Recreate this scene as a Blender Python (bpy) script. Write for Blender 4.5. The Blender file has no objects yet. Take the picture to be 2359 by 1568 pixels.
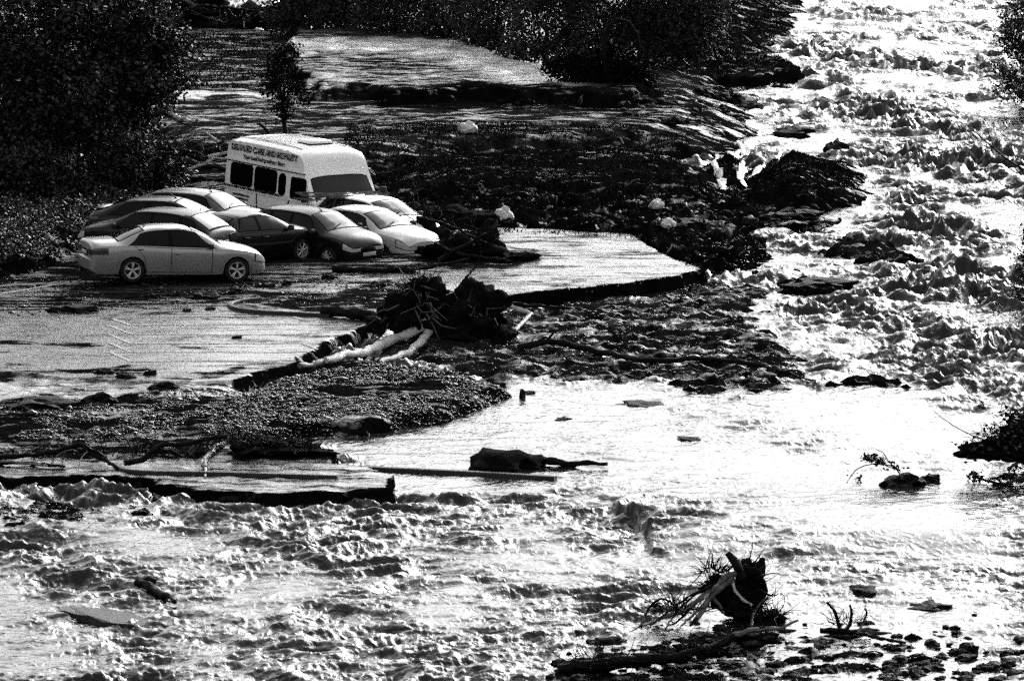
import bpy, math, random
import numpy as np
from mathutils import Vector, Matrix, Euler

# ------------------------------------------------------------------ camera
S = bpy.context.scene
COL = S.collection
CAM_H = 25.0
PITCH = math.radians(7.99)
FPX = 15770.0                       # focal length in pixels of a 2359 x 1568 view
cam_data = bpy.data.cameras.new('camera')
cam_data.sensor_width = 36.0
cam_data.lens = 36.0 * FPX / 2359.0
cam_data.clip_start = 1.0
cam_data.clip_end = 6000.0
cam = bpy.data.objects.new('camera', cam_data)
COL.objects.link(cam)
cam.location = (0, 0, CAM_H)
cam.rotation_euler = (math.radians(90) - PITCH, 0, 0)
S.camera = cam

# ------------------------------------------------------------------ sky and sun
SUN_EL, SUN_AZ = 25.0, 27.0
world = bpy.data.worlds.new('World')
S.world = world
world.use_nodes = True
wn = world.node_tree
bg = wn.nodes['Background']
sky = wn.nodes.new('ShaderNodeTexSky')
sky.sky_type = 'NISHITA'
sky.sun_disc = False
sky.sun_elevation = math.radians(SUN_EL)
sky.sun_rotation = math.radians(SUN_AZ)
sky.air_density = 2.0
sky.dust_density = 5.0
sky.ozone_density = 1.0
bw = wn.nodes.new('ShaderNodeRGBToBW')
wn.links.new(sky.outputs[0], bw.inputs[0])
wn.links.new(bw.outputs[0], bg.inputs['Color'])
bg.inputs['Strength'].default_value = 0.13
sun_data = bpy.data.lights.new('sun', 'SUN')
sun_data.energy = 0.9
sun_data.angle = math.radians(38)
sun_data.color = (1.0, 1.0, 1.0)
sun = bpy.data.objects.new('sun', sun_data)
COL.objects.link(sun)
_d = Vector((math.sin(math.radians(SUN_AZ)) * math.cos(math.radians(SUN_EL)),
             math.cos(math.radians(SUN_AZ)) * math.cos(math.radians(SUN_EL)),
             math.sin(math.radians(SUN_EL))))
sun.rotation_euler = _d.to_track_quat('Z', 'Y').to_euler()
S.view_settings.view_transform = 'Standard'
S.view_settings.look = 'None'
S.view_settings.exposure = 1.05
S.view_settings.gamma = 1.0
S.cycles.use_denoising = False
S.cycles.max_bounces = 5
S.cycles.diffuse_bounces = 2
S.cycles.glossy_bounces = 3
S.cycles.sample_clamp_indirect = 4.0
S.cycles.use_adaptive_sampling = True
S.cycles.adaptive_threshold = 0.12
S.cycles.adaptive_min_samples = 24

# ------------------------------------------------------------------ helpers
CP, SP = math.cos(PITCH), math.sin(PITCH)


def ray(px, py):
    a, b = (px - 1179.5) / FPX, (784.0 - py) / FPX
    return Vector((a, CP + b * SP, -SP + b * CP))


def g(px, py, z=0.0):
    """the point at height z seen at (px, py) of the 2359 x 1568 picture"""
    d = ray(px, py)
    return Vector((0, 0, CAM_H)) + d * ((z - CAM_H) / d.z)


def gy(px, py, Y):
    """the point at distance Y seen at (px, py)"""
    d = ray(px, py)
    return Vector((0, 0, CAM_H)) + d * (Y / d.y)


def tag(o, label=None, cat=None, group=None, kind=None):
    if label: o['label'] = label
    if cat: o['category'] = cat
    if group: o['group'] = group
    if kind: o['kind'] = kind
    return o


def empty(name, loc, rot=(0, 0, 0)):
    o = bpy.data.objects.new(name, None)
    o.empty_display_size = 0.3
    o.location = loc
    o.rotation_euler = rot
    COL.objects.link(o)
    return o


def mesh_np(name, V, F, mat, parent=None, smooth=True, sharp=None):
    """V (n,3) array, F list of (m,k) index arrays (k may differ per array)"""
    me = bpy.data.meshes.new(name)
    V = np.asarray(V, dtype=np.float32)
    if isinstance(F, np.ndarray): F = [F]
    F = [np.asarray(f, dtype=np.int32) for f in F if len(f)]
    me.vertices.add(len(V))
    me.vertices.foreach_set('co', V.ravel())
    nl = sum(f.size for f in F)
    npoly = sum(len(f) for f in F)
    me.loops.add(nl)
    me.polygons.add(npoly)
    me.loops.foreach_set('vertex_index', np.concatenate([f.ravel() for f in F]))
    tot = np.concatenate([np.full(len(f), f.shape[1], dtype=np.int32) for f in F])
    st = np.concatenate([[0], np.cumsum(tot)[:-1]]).astype(np.int32)
    me.polygons.foreach_set('loop_start', st)
    me.polygons.foreach_set('loop_total', tot)
    me.update(calc_edges=True)
    me.validate()
    if smooth:
        me.polygons.foreach_set('use_smooth', np.ones(len(me.polygons), dtype=bool))
        if sharp: me.set_sharp_from_angle(angle=math.radians(sharp))
    if mat: me.materials.append(mat)
    o = bpy.data.objects.new(name, me)
    COL.objects.link(o)
    if parent: o.parent = parent
    return o


class MB:
    """collects pieces of ONE part"""
    def __init__(s):
        s.v, s.f, s.n = [], {}, 0

    def add(s, V, F):
        V = np.asarray(V, dtype=float)
        for f in F:
            s.f.setdefault(len(f), []).append([i + s.n for i in f])
        s.v.append(V)
        s.n += len(V)

    def box(s, c, size, R=None):
        hx, hy, hz = [q / 2 for q in size]
        P = np.array([(x, y, z) for x in (-hx, hx) for y in (-hy, hy) for z in (-hz, hz)])
        if R is not None: P = P @ np.array(R).T
        s.add(P + np.array(c), [(0, 1, 3, 2), (4, 6, 7, 5), (0, 4, 5, 1), (2, 3, 7, 6), (0, 2, 6, 4), (1, 5, 7, 3)])

    def tube(s, pts, rad, n=7, cap=True, rag=0):
        pts = np.asarray(pts, dtype=float)
        m = len(pts)
        rad = np.broadcast_to(np.asarray(rad, dtype=float), (m,))
        T = np.gradient(pts, axis=0)
        T /= np.linalg.norm(T, axis=1)[:, None] + 1e-9
        ref = np.array((0, 0, 1.0)) if abs(T[0][2]) < .8 else np.array((1.0, 0, 0))
        V = []
        for i in range(m):
            a = np.cross(T[i], ref); a /= np.linalg.norm(a) + 1e-9
            b = np.cross(T[i], a)
            ref = np.cross(a, T[i]) * 1.0
            for k in range(n):
                t = 2 * math.pi * k / n
                q = rad[i] * (1 + rag * (math.sin(3.1 * t + 7.7 * i) * .5 + math.sin(5.3 * i + k * k * 2.3) * .5)) if rag else rad[i]
                V.append(pts[i] + q * (math.cos(t) * a + math.sin(t) * b))
        F = [(i * n + k, i * n + (k + 1) % n, (i + 1) * n + (k + 1) % n, (i + 1) * n + k) for i in range(m - 1) for k in range(n)]
        s.add(V, F)
        if cap:
            b0 = s.n - m * n
            s.f.setdefault(n, []).append([b0 + k for k in range(n)][::-1])
            s.f.setdefault(n, []).append([b0 + (m - 1) * n + k for k in range(n)])

    def lathe(s, prof, n=28, axis='y', c=(0, 0, 0)):
        """prof: list of (radius, along axis)"""
        V = []
        for r, a in prof:
            for k in range(n):
                t = 2 * math.pi * k / n
                V.append((r * math.cos(t), a, r * math.sin(t)) if axis == 'y' else (r * math.cos(t), r * math.sin(t), a))
        m = len(prof)
        F = [(i * n + k, (i + 1) * n + k, (i + 1) * n + (k + 1) % n, i * n + (k + 1) % n) for i in range(m - 1) for k in range(n)]
        s.add(np.array(V) + np.array(c), F)

    def build(s, name, mat, parent=None, smooth=True, sharp=35):
        return mesh_np(name, np.concatenate(s.v), [np.array(f) for f in s.f.values()], mat, parent, smooth, sharp)


def perlin(x, y, seed=0):
    x = np.asarray(x, dtype=np.float64); y = np.asarray(y, dtype=np.float64)
    xi = np.floor(x).astype(np.int64); yi = np.floor(y).astype(np.int64)
    xf = x - xi; yf = y - yi

    def grad(ix, iy, fx, fy):
        h = (ix * 374761393 + iy * 668265263 + seed * 974634777) & 0xFFFFFFFF
        h = ((h ^ (h >> 13)) * 1274126177) & 0xFFFFFFFF
        h = h ^ (h >> 16)
        a = (h & 0xFFFF) * (2 * math.pi / 65536.0)
        return np.cos(a) * fx + np.sin(a) * fy
    u = xf * xf * xf * (xf * (xf * 6 - 15) + 10)
    v = yf * yf * yf * (yf * (yf * 6 - 15) + 10)
    n0 = grad(xi, yi, xf, yf) * (1 - u) + grad(xi + 1, yi, xf - 1, yf) * u
    n1 = grad(xi, yi + 1, xf, yf - 1) * (1 - u) + grad(xi + 1, yi + 1, xf - 1, yf - 1) * u
    return (n0 * (1 - v) + n1 * v) * 1.5


def fbm(x, y, seed=0, octv=4, gain=.5):
    r = 0; a = 1.0; f = 1.0
    for k in range(octv):
        r = r + a * perlin(x * f + 17.3 * k, y * f - 9.1 * k, seed + k)
        a *= gain; f *= 2.03
    return r


def sstep(x):
    x = np.clip(x, 0, 1)
    return x * x * (3 - 2 * x)


def sdf(poly, X, Y):
    """signed distance in metres to a polygon, positive inside"""
    P = np.array(poly, dtype=float)
    d = np.full(X.shape, 1e9)
    ins = np.zeros(X.shape, dtype=bool)
    for i in range(len(P)):
        a, b = P[i], P[(i + 1) % len(P)]
        e = b - a
        wx, wy = X - a[0], Y - a[1]
        t = np.clip((wx * e[0] + wy * e[1]) / (e @ e + 1e-12), 0, 1)
        d = np.minimum(d, (wx - t * e[0]) ** 2 + (wy - t * e[1]) ** 2)
        if a[1] != b[1]:
            c = ((a[1] <= Y) & (Y < b[1])) | ((b[1] <= Y) & (Y < a[1]))
            xx = a[0] + (Y - a[1]) / (b[1] - a[1]) * e[0]
            ins ^= c & (X < xx)
    d = np.sqrt(d)
    return np.where(ins, d, -d)


# ------------------------------------------------------------------ materials
def mat(name, color=.1, rough=.5, spec=.5, metal=0.0, coat=0.0, noise=None, bump=None, transl=0):
    """grey procedural material; noise=(scale, amount, detail), bump=(scale, strength, distance)"""
    m = bpy.data.materials.new(name)
    m.use_nodes = True
    nt = m.node_tree
    p = nt.nodes['Principled BSDF']
    p.inputs['Base Color'].default_value = (color, color, color, 1)
    p.inputs['Roughness'].default_value = rough
    p.inputs['Specular IOR Level'].default_value = spec
    p.inputs['Metallic'].default_value = metal
    p.inputs['Coat Weight'].default_value = coat
    p.inputs['Coat Roughness'].default_value = .06
    tc = None
    if noise or bump:
        tc = nt.nodes.new('ShaderNodeTexCoord')
    if noise:
        n = nt.nodes.new('ShaderNodeTexNoise')
        n.inputs['Scale'].default_value = noise[0]
        n.inputs['Detail'].default_value = noise[2] if len(noise) > 2 else 4
        nt.links.new(tc.outputs['Object'], n.inputs['Vector'])
        mr = nt.nodes.new('ShaderNodeMapRange')
        mr.inputs['From Min'].default_value = .3
        mr.inputs['From Max'].default_value = .7
        mr.inputs['To Min'].default_value = color * (1 - noise[1])
        mr.inputs['To Max'].default_value = min(.9, color * (1 + noise[1]))
        nt.links.new(n.outputs[0], mr.inputs[0])
        nt.links.new(mr.outputs[0], p.inputs['Base Color'])
    if bump:
        n = nt.nodes.new('ShaderNodeTexNoise')
        n.inputs['Scale'].default_value = bump[0]
        n.inputs['Detail'].default_value = 5
        nt.links.new(tc.outputs['Object'], n.inputs['Vector'])
        b = nt.nodes.new('ShaderNodeBump')
        b.inputs['Strength'].default_value = bump[1]
        b.inputs['Distance'].default_value = bump[2]
        nt.links.new(n.outputs[0], b.inputs['Height'])
        nt.links.new(b.outputs[0], p.inputs['Normal'])
    return m

# ================================================================== terrain
ZP = .35                            # level of the car park


def gp(pts, z):
    return [tuple(g(px, py, z)[:2]) for px, py in pts]


# name, outline, level, edge width, bump height, bump size, tone, wetness, gloss patchiness
LAND = [
    ('field', [(300, 50), (640, 55), (1000, 70), (1300, 150), (1500, 120), (1640, 150), (1720, 258), (1660, 278), (1640, 300), (1500, 312), (1300, 318), (1000, 330), (870, 345), (700, 480), (500, 470),
               (330, 440), (300, 300), (-500, 300), (-500, 0)], 0.80, 5.0, .05, 1.1, .020, .24),
    ('mound', [(900, 345), (1100, 330), (1320, 320), (1480, 320), (1600, 335), (1650, 362), (1668, 405), (1560, 425), (1300, 420), (1000, 430), (880, 420)], .95, 5.5, .14, 1.7, .007, .02),
    ('mound', [(1640, 335), (1710, 330), (1705, 380), (1700, 420), (1680, 405), (1672, 370)], .85, 2.4, .12, 1.2, .007, .02),
    ('mound', [(1735, 345), (1800, 330), (1930, 325), (1965, 375), (1945, 405), (1850, 415), (1720, 420), (1725, 390)], .90, 4.5, .14, 1.6, .007, .02),
    ('terrace', [(640, 60), (1000, 60), (1300, 150), (1500, 130), (1540, 195), (1480, 215), (1300, 214), (1000, 209), (820, 209), (680, 190), (600, 130)], 1.25, 2.0, .05, 1.0, .03, .45),
    ('back_rubble', [(860, 440), (1000, 440), (1480, 445), (1650, 455), (1780, 480), (1700, 520), (1780, 565), (1760, 585), (1640, 605), (1560, 590), (1470, 545), (1330, 530),
                     (1100, 525), (900, 560), (800, 500)], .42, 1.4, .24, .6, .008, .12),
    ('car_park', [(-600, 600), (0, 590), (180, 560), (420, 500), (760, 480), (1100, 520), (1330, 528), (1470, 540), (1560, 590), (1635, 622), (1590, 632), (1560, 642), (1500, 648), (1440, 660), (1310, 668), (1180, 684),
                  (1100, 678), (1040, 672), (930, 690), (880, 740), (760, 790), (700, 835), (540, 880), (300, 880), (0, 860), (-600, 860)], ZP, .40, .012, 1.6, .045, .80),
    ('left_bank', [(-600, 380), (230, 420), (330, 430), (520, 430), (530, 470), (300, 480), (190, 540), (110, 590), (0, 612), (-600, 622)], .75, 1.6, .14, .5, .012, .10),
    ('gravel', [(-600, 846), (300, 866), (560, 880), (720, 830), (900, 826), (1100, 850), (1190, 890), (1110, 920), (1000, 955), (870, 975), (760, 992), (500, 1010), (-600, 1015)],
     .30, 1.6, .04, .45, .007, .14),
    ('kerb_strip', [(-600, 985), (500, 995), (780, 1030), (800, 1070), (905, 1090), (905, 1130), (560, 1134), (450, 1128), (350, 1112), (200, 1098), (-600, 1092)],
     .22, .22, .03, .5, .010, .82),
    ('rubble', [(1180, 690), (1420, 668), (1640, 640), (1800, 655), (1790, 700), (1760, 740), (1850, 780), (1880, 850), (1830, 885), (1640, 905), (1560, 900), (1500, 870), (1180, 872),
                (1000, 850), (880, 800), (880, 740), (950, 690)], .10, 2.2, .14, .60, .014, .34),
    ('spit', [(1560, 120), (1790, 120), (1885, 160), (1850, 176), (1640, 178), (1500, 200)], .35, 1.2, .14, .5, .012, .12),
    ('upper_bank', [(1500, -60), (1830, -60), (1790, 40), (1720, 95), (1640, 130), (1500, 130)], .8, 4.5, .14, .7, .012, .12),
    ('river_bar', [(1500, 500), (1640, 470), (1800, 476), (1960, 500), (1930, 530), (1760, 520), (1640, 520)], .10, 1.6, .16, .6, .012, .25),
    ('river_bar', [(1880, 560), (1960, 545), (2150, 580), (2140, 600), (1920, 596)], .12, 1.4, .16, .6, .012, .22),
    ('river_bar', [(1880, 872), (2000, 862), (2130, 868), (2145, 882), (1900, 888)], .06, 1.0, .14, .5, .008, .2),
    ('river_bar', [(1780, 640), (1960, 640), (1985, 655), (1900, 672), (1780, 668)], .12, 1.0, .14, .5, .012, .2),
    ('lower_bar', [(1500, 1440), (1700, 1425), (1900, 1440), (2200, 1480), (2250, 1530), (2100, 1600), (1300, 1600), (1280, 1530), (1350, 1500)], -.04, 1.8, .15, .7, .014, .4),
    ('spit', [(-50, 1168), (420, 1158), (390, 1208), (-50, 1212)], -.02, 1.2, .12, .4, .012, .3),
]
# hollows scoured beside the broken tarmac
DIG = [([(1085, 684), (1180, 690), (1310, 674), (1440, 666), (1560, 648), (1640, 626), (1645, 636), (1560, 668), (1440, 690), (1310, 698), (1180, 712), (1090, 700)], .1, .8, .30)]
BED = -.45

# patches that only change the surface: outline, level, softness, tone, wetness
PATCH = [
    ([(1120, 524), (1330, 530), (1470, 542), (1560, 592), (1632, 622), (1440, 658), (1180, 682), (1040, 672), (960, 640), (1130, 604), (1150, 560)], ZP, .5, .12, .85),
    ([(900, 570), (1120, 562), (1250, 590), (1240, 608), (1000, 622), (840, 634), (720, 645), (640, 690), (520, 700), (300, 712), (-200, 720), (-200, 600), (160, 560), (700, 480)], ZP, 1.4, .012, .34),
    ([(1000, 560), (1220, 585), (1240, 606), (1040, 618), (960, 600)], ZP, .8, .010, .12),
    ([(640, 92), (1000, 92), (1150, 118), (1300, 175), (1400, 200), (1330, 210), (900, 180), (700, 140)], 1.25, 1.5, .14, .8),
    ([(640, 88), (1000, 88), (1150, 112), (1300, 168), (1370, 198), (1330, 207), (1200, 203), (1110, 160), (1000, 126), (850, 114), (660, 108)], 1.25, .8, .85, 1.2),  # water sheet painted near-white, standing in for sky glare the shrubs block
    ([(700, 213), (860, 205), (1000, 210), (1300, 216), (1500, 216), (1620, 240), (1500, 248), (1200, 246), (900, 244)], .9, .9, .006, .02),
    ([(0, 735), (260, 720), (700, 725), (720, 800), (600, 845), (0, 840)], ZP, 1.5, .07, 1.0),
    ([(0, 850), (300, 862), (450, 870), (500, 895), (300, 912), (0, 900)], .30, .8, .03, .72),
    ([(-50, 1000), (500, 1000), (780, 1035), (780, 1056), (300, 1062), (-50, 1060)], .22, 1.0, .008, .25),
    ([(690, 838), (760, 795), (880, 745), (930, 688), (965, 695), (905, 765), (780, 815), (690, 860)], .25, .5, .008, .1),
    ([(-80, 690), (120, 686), (260, 700), (240, 716), (60, 724), (-80, 716)], ZP, .5, .008, .30),
    ([(-80, 776), (150, 782), (260, 790), (150, 797), (-80, 792)], ZP, .4, .010, .45),
    ([(120, 846), (280, 834), (340, 846), (200, 862)], ZP, .4, .008, .25),
    ([(460, 846), (560, 838), (600, 850), (500, 866)], ZP, .4, .008, .25),
    ([(330, 800), (420, 796), (520, 800), (430, 808)], ZP, .4, .012, .5),
    ([(630, 122), (850, 118), (1000, 132), (1120, 178), (1000, 196), (880, 200), (630, 204)], 1.25, 1.3, .02, .50),
    ([(430, 868), (520, 877), (585, 888), (540, 900), (420, 910), (320, 912), (420, 902), (525, 890), (490, 882)], .32, .25, .25, 1.3),
    ([(-80, 872), (50, 880), (90, 900), (40, 916), (-80, 926)], .30, .7, .15, 1.1),
    ([(150, 915), (250, 905), (290, 918), (240, 930)], .30, .3, .2, 1.2),
    ([(1470, 218), (1720, 196), (1745, 285), (1600, 300), (1450, 262)], .7, 1.2, .010, .22),
    ([(380, 207), (620, 212), (620, 222), (380, 218)], .85, .5, .18, .95),
    ([(380, 75), (640, 90), (640, 200), (380, 200)], .85, 2.0, .022, .30),
    ([(520, 690), (700, 668), (900, 655), (1180, 690), (1180, 780), (900, 760), (880, 715), (700, 715)], ZP, .35, .014, .16),
]


def axis_x(lo, hi, step, far):
    a = list(np.arange(lo, hi + step / 2, step))
    s, x, L = step, lo, []
    while x > -far:
        s *= 1.5; x -= s; L.append(x)
    s, x, R = step, hi, []
    while x < far:
        s *= 1.5; x += s; R.append(x)
    return np.array(L[::-1] + a + R)


def axis_y(lo, hi, k, near, far):
    a = [lo]
    while a[-1] < hi: a.append(a[-1] + k * a[-1] ** 2 / (CAM_H * FPX * .434))
    s, y, L = .3, lo, []
    while y > near:
        s *= 1.5; y -= s; L.append(y)
    s, y, R = .6, a[-1], []
    while y < far:
        s *= 1.5; y += s; R.append(y)
    return np.array(L[::-1] + a + R)


def grid(xs, ys):
    X, Y = np.meshgrid(xs, ys)
    nx, ny = len(xs), len(ys)
    i = np.arange((ny - 1) * (nx - 1))
    r, c = i // (nx - 1), i % (nx - 1)
    a = r * nx + c
    return X.ravel(), Y.ravel(), np.stack([a, a + 1, a + nx + 1, a + nx], 1)


def ground_fields(X, Y):
    """height, tone and wetness of the ground at points"""
    wx = X + .35 * fbm(X * .8, Y * .5, 5, 3)
    wy = Y + 1.1 * fbm(X * .5, Y * .35, 9, 3)
    h = np.full(X.shape, BED) + .06 * fbm(X * .6, Y * .6, 21, 3)
    tone = np.full(X.shape, .007); wet = np.full(X.shape, .2)
    for i, (nm, pts, z, ew, na, ns, tn, wt) in enumerate(LAND):
        P = gp(pts, z)
        xs = [p[0] for p in P]; ys = [p[1] for p in P]
        m = (X > min(xs) - 6) & (X < max(xs) + 6) & (Y > min(ys) - 8) & (Y < max(ys) + 8)
        if not m.any(): continue
        soft = nm not in ('car_park', 'kerb_strip')
        k = 1.25 if nm in ('terrace', 'spit', 'mound') else 1.0 if soft else (.30 if nm == 'car_park' else .6)
        d = sdf(P, X[m] * (1 - k) + wx[m] * k, Y[m] * (1 - k) + wy[m] * k)
        w = sstep(d / ew + .5)
        nz = na * fbm(X[m] / ns, Y[m] / ns, 40 + i, 2 if nm in ('car_park', 'kerb_strip', 'field', 'terrace') else 4, .55)
        hh = BED + (z + nz - BED) * w
        up = hh > h[m]
        if nm in ('car_park',): up = (w > .5)
        h[m] = np.where(up, np.maximum(hh, BED) if nm == 'car_park' else hh, h[m])
        mix = sstep(d / (.5 if soft else .15) + .5) * up
        tone[m] += (tn - tone[m]) * mix
        wet[m] += (wt - wet[m]) * mix
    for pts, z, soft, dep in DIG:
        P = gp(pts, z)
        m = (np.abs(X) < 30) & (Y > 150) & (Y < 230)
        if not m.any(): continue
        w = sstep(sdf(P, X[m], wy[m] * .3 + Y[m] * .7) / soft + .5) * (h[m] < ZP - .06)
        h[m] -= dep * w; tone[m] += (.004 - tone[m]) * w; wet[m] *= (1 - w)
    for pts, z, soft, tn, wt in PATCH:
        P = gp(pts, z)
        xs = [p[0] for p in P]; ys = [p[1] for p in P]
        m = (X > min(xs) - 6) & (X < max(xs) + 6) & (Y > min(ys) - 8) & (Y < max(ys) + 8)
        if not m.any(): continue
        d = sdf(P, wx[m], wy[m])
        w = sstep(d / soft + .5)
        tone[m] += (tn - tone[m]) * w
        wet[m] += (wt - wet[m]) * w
    return h, tone, wet


def ground_z(x, y):
    h, _, _ = ground_fields(np.array([float(x)]), np.array([float(y)]))
    return float(h[0])


def attr(o, name, vals):
    a = o.data.attributes.new(name, 'FLOAT', 'POINT')
    a.data.foreach_set('value', np.asarray(vals, dtype=np.float32))


def ground_material():
    m = bpy.data.materials.new('ground')
    m.use_nodes = True
    nt = m.node_tree; N = nt.nodes; L = nt.links
    p = N['Principled BSDF']
    geo = N.new('ShaderNodeNewGeometry')
    at = N.new('ShaderNodeAttribute'); at.attribute_name = 'tone'
    aw = N.new('ShaderNodeAttribute'); aw.attribute_name = 'wet'

    def noise(scale, det, dist=0):
        n = N.new('ShaderNodeTexNoise')
        n.inputs['Scale'].default_value = scale; n.inputs['Detail'].default_value = det
        n.inputs['Distortion'].default_value = dist
        L.new(geo.outputs['Position'], n.inputs['Vector'])
        return n.outputs[0]

    def math_(op, a, b):
        n = N.new('ShaderNodeMath'); n.operation = op
        for k, v in enumerate((a, b)):
            if isinstance(v, (int, float)): n.inputs[k].default_value = v
            else: L.new(v, n.inputs[k])
        return n.outputs[0]

    def rng(v, a, b, c, d):
        n = N.new('ShaderNodeMapRange')
        for k, q in zip(('From Min', 'From Max', 'To Min', 'To Max'), (a, b, c, d)): n.inputs[k].default_value = q
        L.new(v, n.inputs[0])
        return n.outputs[0]
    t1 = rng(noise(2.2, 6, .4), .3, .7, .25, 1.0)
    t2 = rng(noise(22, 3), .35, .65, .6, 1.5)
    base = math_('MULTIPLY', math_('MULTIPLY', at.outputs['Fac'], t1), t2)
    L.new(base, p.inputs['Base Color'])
    # wet film: standing water in the hollows, matt grit where it has drained
    mp = N.new('ShaderNodeMapping'); mp.inputs['Scale'].default_value = (.30, 1.0, 1.0); mp.inputs['Rotation'].default_value = (0, 0, .12)
    L.new(geo.outputs['Position'], mp.inputs[0])
    ns = N.new('ShaderNodeTexNoise'); ns.inputs['Scale'].default_value = 1.6; ns.inputs['Detail'].default_value = 7; ns.inputs['Distortion'].default_value = 1.2
    L.new(mp.outputs[0], ns.inputs['Vector'])
    w0 = math_('ADD', aw.outputs['Fac'], rng(ns.outputs[0], .36, .64, -.55, .36))
    w1 = math_('ADD', w0, rng(noise(.9, 6, .6), .3, .7, -.24, .24))
    w2 = math_('ADD', w1, rng(noise(7, 3), .3, .7, -.22, .22))
    rough = rng(w2, .15, 1.0, .75, .14)
    L.new(rough, p.inputs['Roughness'])
    L.new(rng(w2, .25, .95, .0, .5), p.inputs['Specular IOR Level'])
    b = N.new('ShaderNodeBump')
    L.new(rng(w2, .2, 1.0, .9, .22), b.inputs['Strength'])
    b.inputs['Distance'].default_value = .05
    hgt = math_('ADD', noise(9, 5), math_('MULTIPLY', noise(38, 3), .35))
    L.new(hgt, b.inputs['Height'])
    L.new(b.outputs[0], p.inputs['Normal'])
    return m


M_GROUND = ground_material()
gx = axis_x(-23, 23, .10, 900)
gyy = axis_y(122, 305, .75, -40, 2500)
X, Y, F = grid(gx, gyy)
h, tone, wet = ground_fields(X, Y)
# near-black, dry tone wherever the ground steps steeply
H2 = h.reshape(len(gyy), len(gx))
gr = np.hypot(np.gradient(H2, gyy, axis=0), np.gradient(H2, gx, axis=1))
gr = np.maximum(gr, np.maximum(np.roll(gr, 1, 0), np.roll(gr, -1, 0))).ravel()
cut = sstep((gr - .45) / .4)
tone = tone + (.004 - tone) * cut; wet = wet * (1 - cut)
far = np.maximum(np.abs(X) - 26, 0) * .03 + np.maximum(Y - 320, 0) * .02
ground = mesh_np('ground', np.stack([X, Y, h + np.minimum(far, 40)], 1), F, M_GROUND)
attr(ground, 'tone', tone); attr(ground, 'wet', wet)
tag(ground, 'flood-washed ground of wet tarmac, silt, gravel and grass', 'ground', kind='structure')

# ------------------------------------------------------------------ river
# outline, softness, wave height factor
WAVE = [
    ([(980, 905), (1300, 895), (1900, 890), (2150, 960), (2359, 1010), (2500, 1200), (2359, 1300), (1900, 1310), (1545, 1280), (1395, 1140), (1000, 1150), (780, 1060), (780, 1010)], 4, .26),
    ([(780, 1040), (1300, 1060), (1400, 1110), (1300, 1130), (920, 1125), (780, 1100)], 2, .08),
    ([(1900, -40), (2300, -40), (2280, 60), (1900, 60)], 6, 1.3),
    ([(1640, 176), (2000, 180), (2100, 250), (1700, 270)], 5, 1.5),
    ([(1700, 440), (2000, 440), (2100, 480), (1850, 520)], 3, .4),
    ([(1850, 690), (2359, 700), (2359, 880), (1880, 880)], 5, 2.0),
    ([(2000, 250), (2359, 250), (2359, 700), (2100, 700), (1980, 420)], 5, 2.9),
    ([(0, 1150), (950, 1150), (1390, 1140), (1540, 1290), (1480, 1420), (1200, 1568), (400, 1568), (0, 1400)], 4, .9),
    ([(640, 940), (900, 960), (1060, 925), (1200, 900), (1240, 1000), (1000, 1090), (760, 1060), (700, 1020)], 1.5, .10),
    ([(1150, 880), (1500, 880), (1640, 910), (1860, 890), (1900, 930), (1150, 950)], 1.5, .2),
    ([(560, 1390), (800, 1370), (900, 1450), (620, 1480)], 3, .7),
    ([(0, 1165), (420, 1160), (380, 1215), (0, 1210)], 2, 1.2),
    ([(1270, 1480), (1440, 1400), (1560, 1290), (1800, 1280), (2359, 1380), (2500, 1600), (1270, 1600)], 3, .32),
]


def wave_fields(X, Y):
    a = np.full(X.shape, 1.9)
    wx = X + .8 * fbm(X * .4, Y * .25, 65, 3); wy = Y + 2.5 * fbm(X * .3, Y * .2, 69, 3)
    for pts, soft, amp in WAVE:
        P = gp(pts, 0)
        w = sstep(sdf(P, wx, wy) / soft + .5)
        a += (amp - a) * w
    # patchy current: broad smooth tongues between broken water
    pat = fbm(X * .22 + .05 * Y, Y * .13, 71, 3)
    a = a * np.clip(1.25 + 1.7 * pat, .22, 2.5)
    u, v = X * .97 + Y * .12, Y * .97 - X * .22
    v = v + .5 * perlin(u * .35, v * .2, 90)
    big = 1 - np.abs(fbm(u * .42, v * .66, 80, 2)) * 2.2
    z = .055 * np.maximum(big, -.2) + .030 * perlin(u * .8, v * 1.35, 84) + .024 * perlin(u * 1.6, v * 2.1, 85) + .014 * (1 - 2 * np.abs(perlin(u * 2.9, v * 3.2, 86)))
    z += .008 * (1 - 2 * np.abs(perlin(u * 5.2, v * 4.4, 87))) + .004 * perlin(u * 9.0, v * 6.2, 88)
    # low ledge where the smooth sheet drops into broken water
    P = gp([(1385, 1130), (1412, 1150), (1432, 1176), (1470, 1196), (1495, 1240), (1545, 1284), (1700, 1330), (2600, 1330), (2600, 800), (1385, 800)], .1)
    jx = X + .25 * fbm(X * 1.3, Y * .8, 61, 3)
    y0, y1 = g(1400, 1300).y, g(1400, 1110).y
    fade = sstep((Y - y0) / 3) * sstep((y1 - Y) / 6)
    led = sstep(sdf(P, jx, Y) / .22 + .5) * fade * .30
    return (z * 1.65 - .06) * a + led, a


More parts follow.
